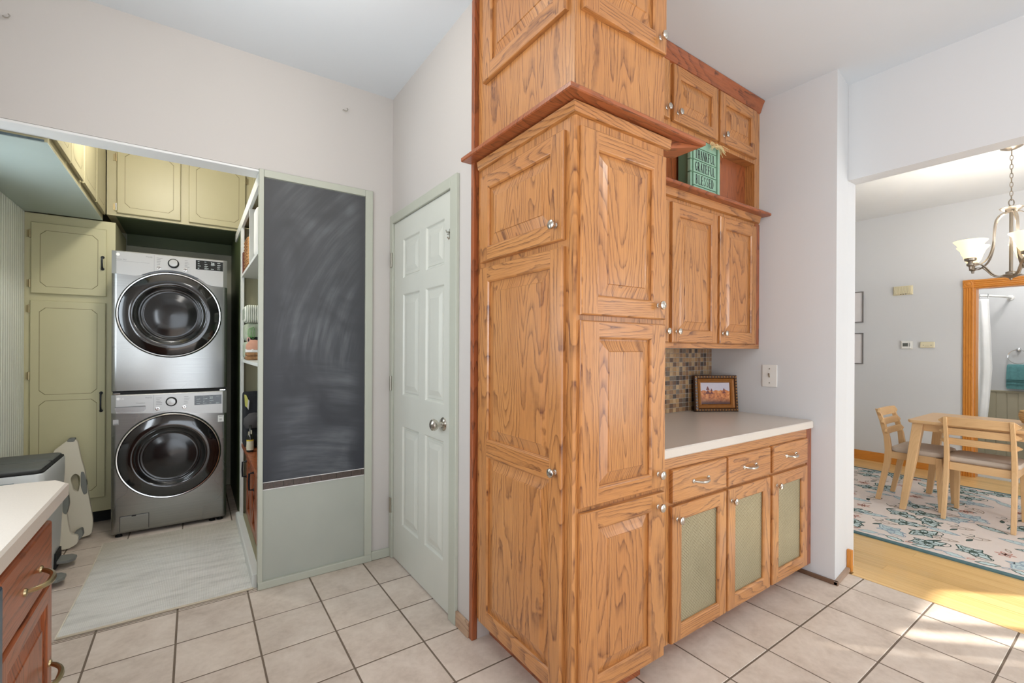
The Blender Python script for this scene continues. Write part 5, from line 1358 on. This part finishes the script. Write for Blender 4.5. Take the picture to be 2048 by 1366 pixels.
for i in range(3): obj('tone_vent', B(6.5655, 6.568, 1.68+i*.022, 1.69+i*.022, 1.936, 1.943), M_text, t)
t = thing('thermostat', 'white thermostat with a small grey screen on the far dining room wall', 'thermostat', (6.58, 1.68, 1.32))
obj('plate', B(6.590, 6.5995, 1.628, 1.735, 1.320, 1.414), M_white, t, bevel=.003); obj('housing', B(6.574, 6.590, 1.640, 1.722, 1.328, 1.404), M_white, t, bevel=.004)
obj('screen', B(6.5728, 6.5742, 1.665, 1.712, 1.350, 1.388), plain('lcd_grey', (96, 98, 94), .2), t); obj('button_row', B(6.5728, 6.5742, 1.646, 1.655, 1.35, 1.388), M_panel, t)
t = thing('alarm_box', 'cream rectangular alarm sensor box right of the thermostat', 'sensor', (6.58, 1.5, 1.33))
obj('housing', B(6.574, 6.5995, 1.442, 1.562, 1.335, 1.400), M_cream, t, bevel=.006)
for y in (1.47, 1.534): obj('screw', MB().lathe([(0, 0), (.005, 0), (.004, .002), (0, .002)], (6.574, y, 1.362), (-1, 0, 0), 10), M_hinge, t)
mb = MB()
for i in range(5): mb.box(6.5732, 6.5742, 1.485+i*.008, 1.489+i*.008, 1.352, 1.356)
obj('vent_dots', mb, M_ink, t)

# bathroom doorway casing with corner block
cz, cyy = oak('Z', 'trim'), oak('Y', 'trim')
def fluted(name, P0, P1, wv, mat, parent=None):
    mb = MB(); w0, w1 = 0, .078
    prof = [(0, 0), (0, .014), (.006, .018), (.016, .018), (.020, .013), (.026, .018), (.036, .018), (.040, .013), (.044, .018), (.056, .018), (.060, .013), (.064, .018), (.072, .018), (.078, .013), (.078, 0)]
    mb.loft([[tuple(Vector(P)+Vector(wv)*a+Vector((-1, 0, 0))*b) for a, b in prof] for P in (P0, P1)]); return struct(name, mb, mat)
fluted('trim_5', (6.6, 1.222, 0), (6.6, 1.222, 1.956), (0, -1, 0), cz)
fluted('trim_6', (6.6, 1.143, 2.034), (6.6, .28, 2.034), (0, 0, -1), cyy)
fluted('trim_7', (6.6, .28, 0), (6.6, .28, 1.956), (0, -1, 0), cz)
c_ = struct('trim_8', B(6.577, 6.5995, 1.142, 1.224, 1.955, 2.037), cz, bevel=.002)
obj('rosette', MB().lathe([(0, 0), (.034, 0), (.034, .004), (.029, .006), (.026, .002), (.018, .002), (.014, .007), (0, .009)], (6.577, 1.183, 1.996), (-1, 0, 0), 28), cz, c_, smooth=True)
struct('trim_9', MB().box(6.60, 6.72, 1.128, 1.143, 0, 1.957).box(6.60, 6.72, .28, 1.128, 1.944, 1.957), cz)
# bathroom: wainscot boards, cap, curtain, rod, towel ring, towel
ws = struct('wall_wainscot', B(8.192, 8.1995, -.29, 2.29, 0, .80), plain('wainscot_taupe', (176, 168, 144), .5))
y = 0.2
while y < 1.9:
    obj('board', MB().loft([[(8.1925, y, z), (8.187, y+.006, z), (8.187, y+.086, z), (8.1925, y+.092, z)] for z in (0, .795)]), plain('wainscot_taupe', (176, 168, 144), .5), ws); y += .0925
obj('cap_rail', MB().loft([[(8.192, y, .79), (8.178, y, .795), (8.172, y, .812), (8.176, y, .818), (8.1995, y, .818)] for y in (-.29, 2.29)]), plain('wainscot_taupe', (176, 168, 144), .5), ws)
cu = thing('shower_curtain', 'white shower curtain gathered at the left of the bathroom', 'curtain', (7.4, 1.35, .3))
def cpt(t): y = 1.62-.46*t; x = 7.35+.14*math.sin(t*PI*.5); return x+.018*math.sin(t*34), y
mb = MB(); N_ = 60; rings = []
for z in (.32, .7, 1.1, 1.5, 1.88, 1.90):
    rings.append([(cpt(i/N_)[0]+(.02*math.sin(z*3)), cpt(i/N_)[1]+(.016*math.sin(z*4)*(i/N_)) + (0 if z > .8 else .05*(.8-z)), z) for i in range(N_+1)])
mb.loft(rings, False, False); cobj = obj('fabric', mb, plain('white_curtain', (238, 238, 236), .8), cu, smooth=True)
md = cobj.modifiers.new('t', 'SOLIDIFY'); md.thickness = .003
rd = thing('curtain_rod', 'curved white shower curtain rod above the white curtain', 'curtain rod', (7.5, 1.3, 1.955))
obj('rod', MB().tube([(7.30-.0, 2.295, 1.955), (7.34, 1.9, 1.955), (7.42, 1.5, 1.955), (7.62, 1.24, 1.955), (7.95, 1.12, 1.955), (8.19, 1.10, 1.955)], .013, 10), M_white, rd, smooth=True)
obj('flange', MB().lathe([(0, 0), (.035, 0), (.03, .012), (0, .014)], (8.1995, 1.10, 1.955), (-1, 0, 0), 18), M_white, rd)
for i in range(7):
    t_ = i/6*.9+.05; x_, y_ = cpt(t_)
    obj('curtain_ring', MB().tube([(x_+.02*math.cos(q*PI/5), y_, 1.938+.026*math.sin(q*PI/5)) for q in range(10)], .0025, 5, closed=True), M_chrome, rd)
tr = thing('towel_ring', 'chrome towel ring on the bathroom wall', 'towel ring', (8.17, 1.03, 1.32))
obj('ring', MB().tube([(8.150, 1.03+.085*math.cos(a*PI/14), 1.235+.085*math.sin(a*PI/14)) for a in range(28)], .0045, 6, closed=True), M_chrome, tr, smooth=True)
obj('mount', MB().lathe([(0, 0), (.026, 0), (.022, .012), (.010, .018), (.010, .045), (.014, .052), (0, .056)], (8.1995, 1.03, 1.318), (-1, 0, 0), 18), M_chrome, tr, smooth=True)
tw = thing('hand_towel', 'teal hand towel hanging from the chrome ring', 'towel', (8.15, 1.02, .86))
mb = MB(); rings = []
for z, w_, e in ((.845, .088, .016), (.87, .094, .020), (1.0, .094, .022), (1.10, .090, .022), (1.13, .088, .018), (1.143, .080, .008)):
    rings.append([(8.150-e*(1+.25*math.sin(i*1.9)), 1.03-w_+2*w_*i/10, z) for i in range(11)]+[(8.150+e, 1.03+w_-2*w_*i/10, z) for i in range(11)])
mb.loft(rings); obj('terry_cloth', mb, plain('teal_terry', (98, 150, 152), .95, var=.1, scale=40, bmp=.6, bscale=300), tw, smooth=True)
for zz in (.895, .93, .95): obj('woven_band', B(8.122, 8.128, .94, 1.12, zz, zz+.008), plain('dark_teal_band', (70, 112, 112), .95), tw)
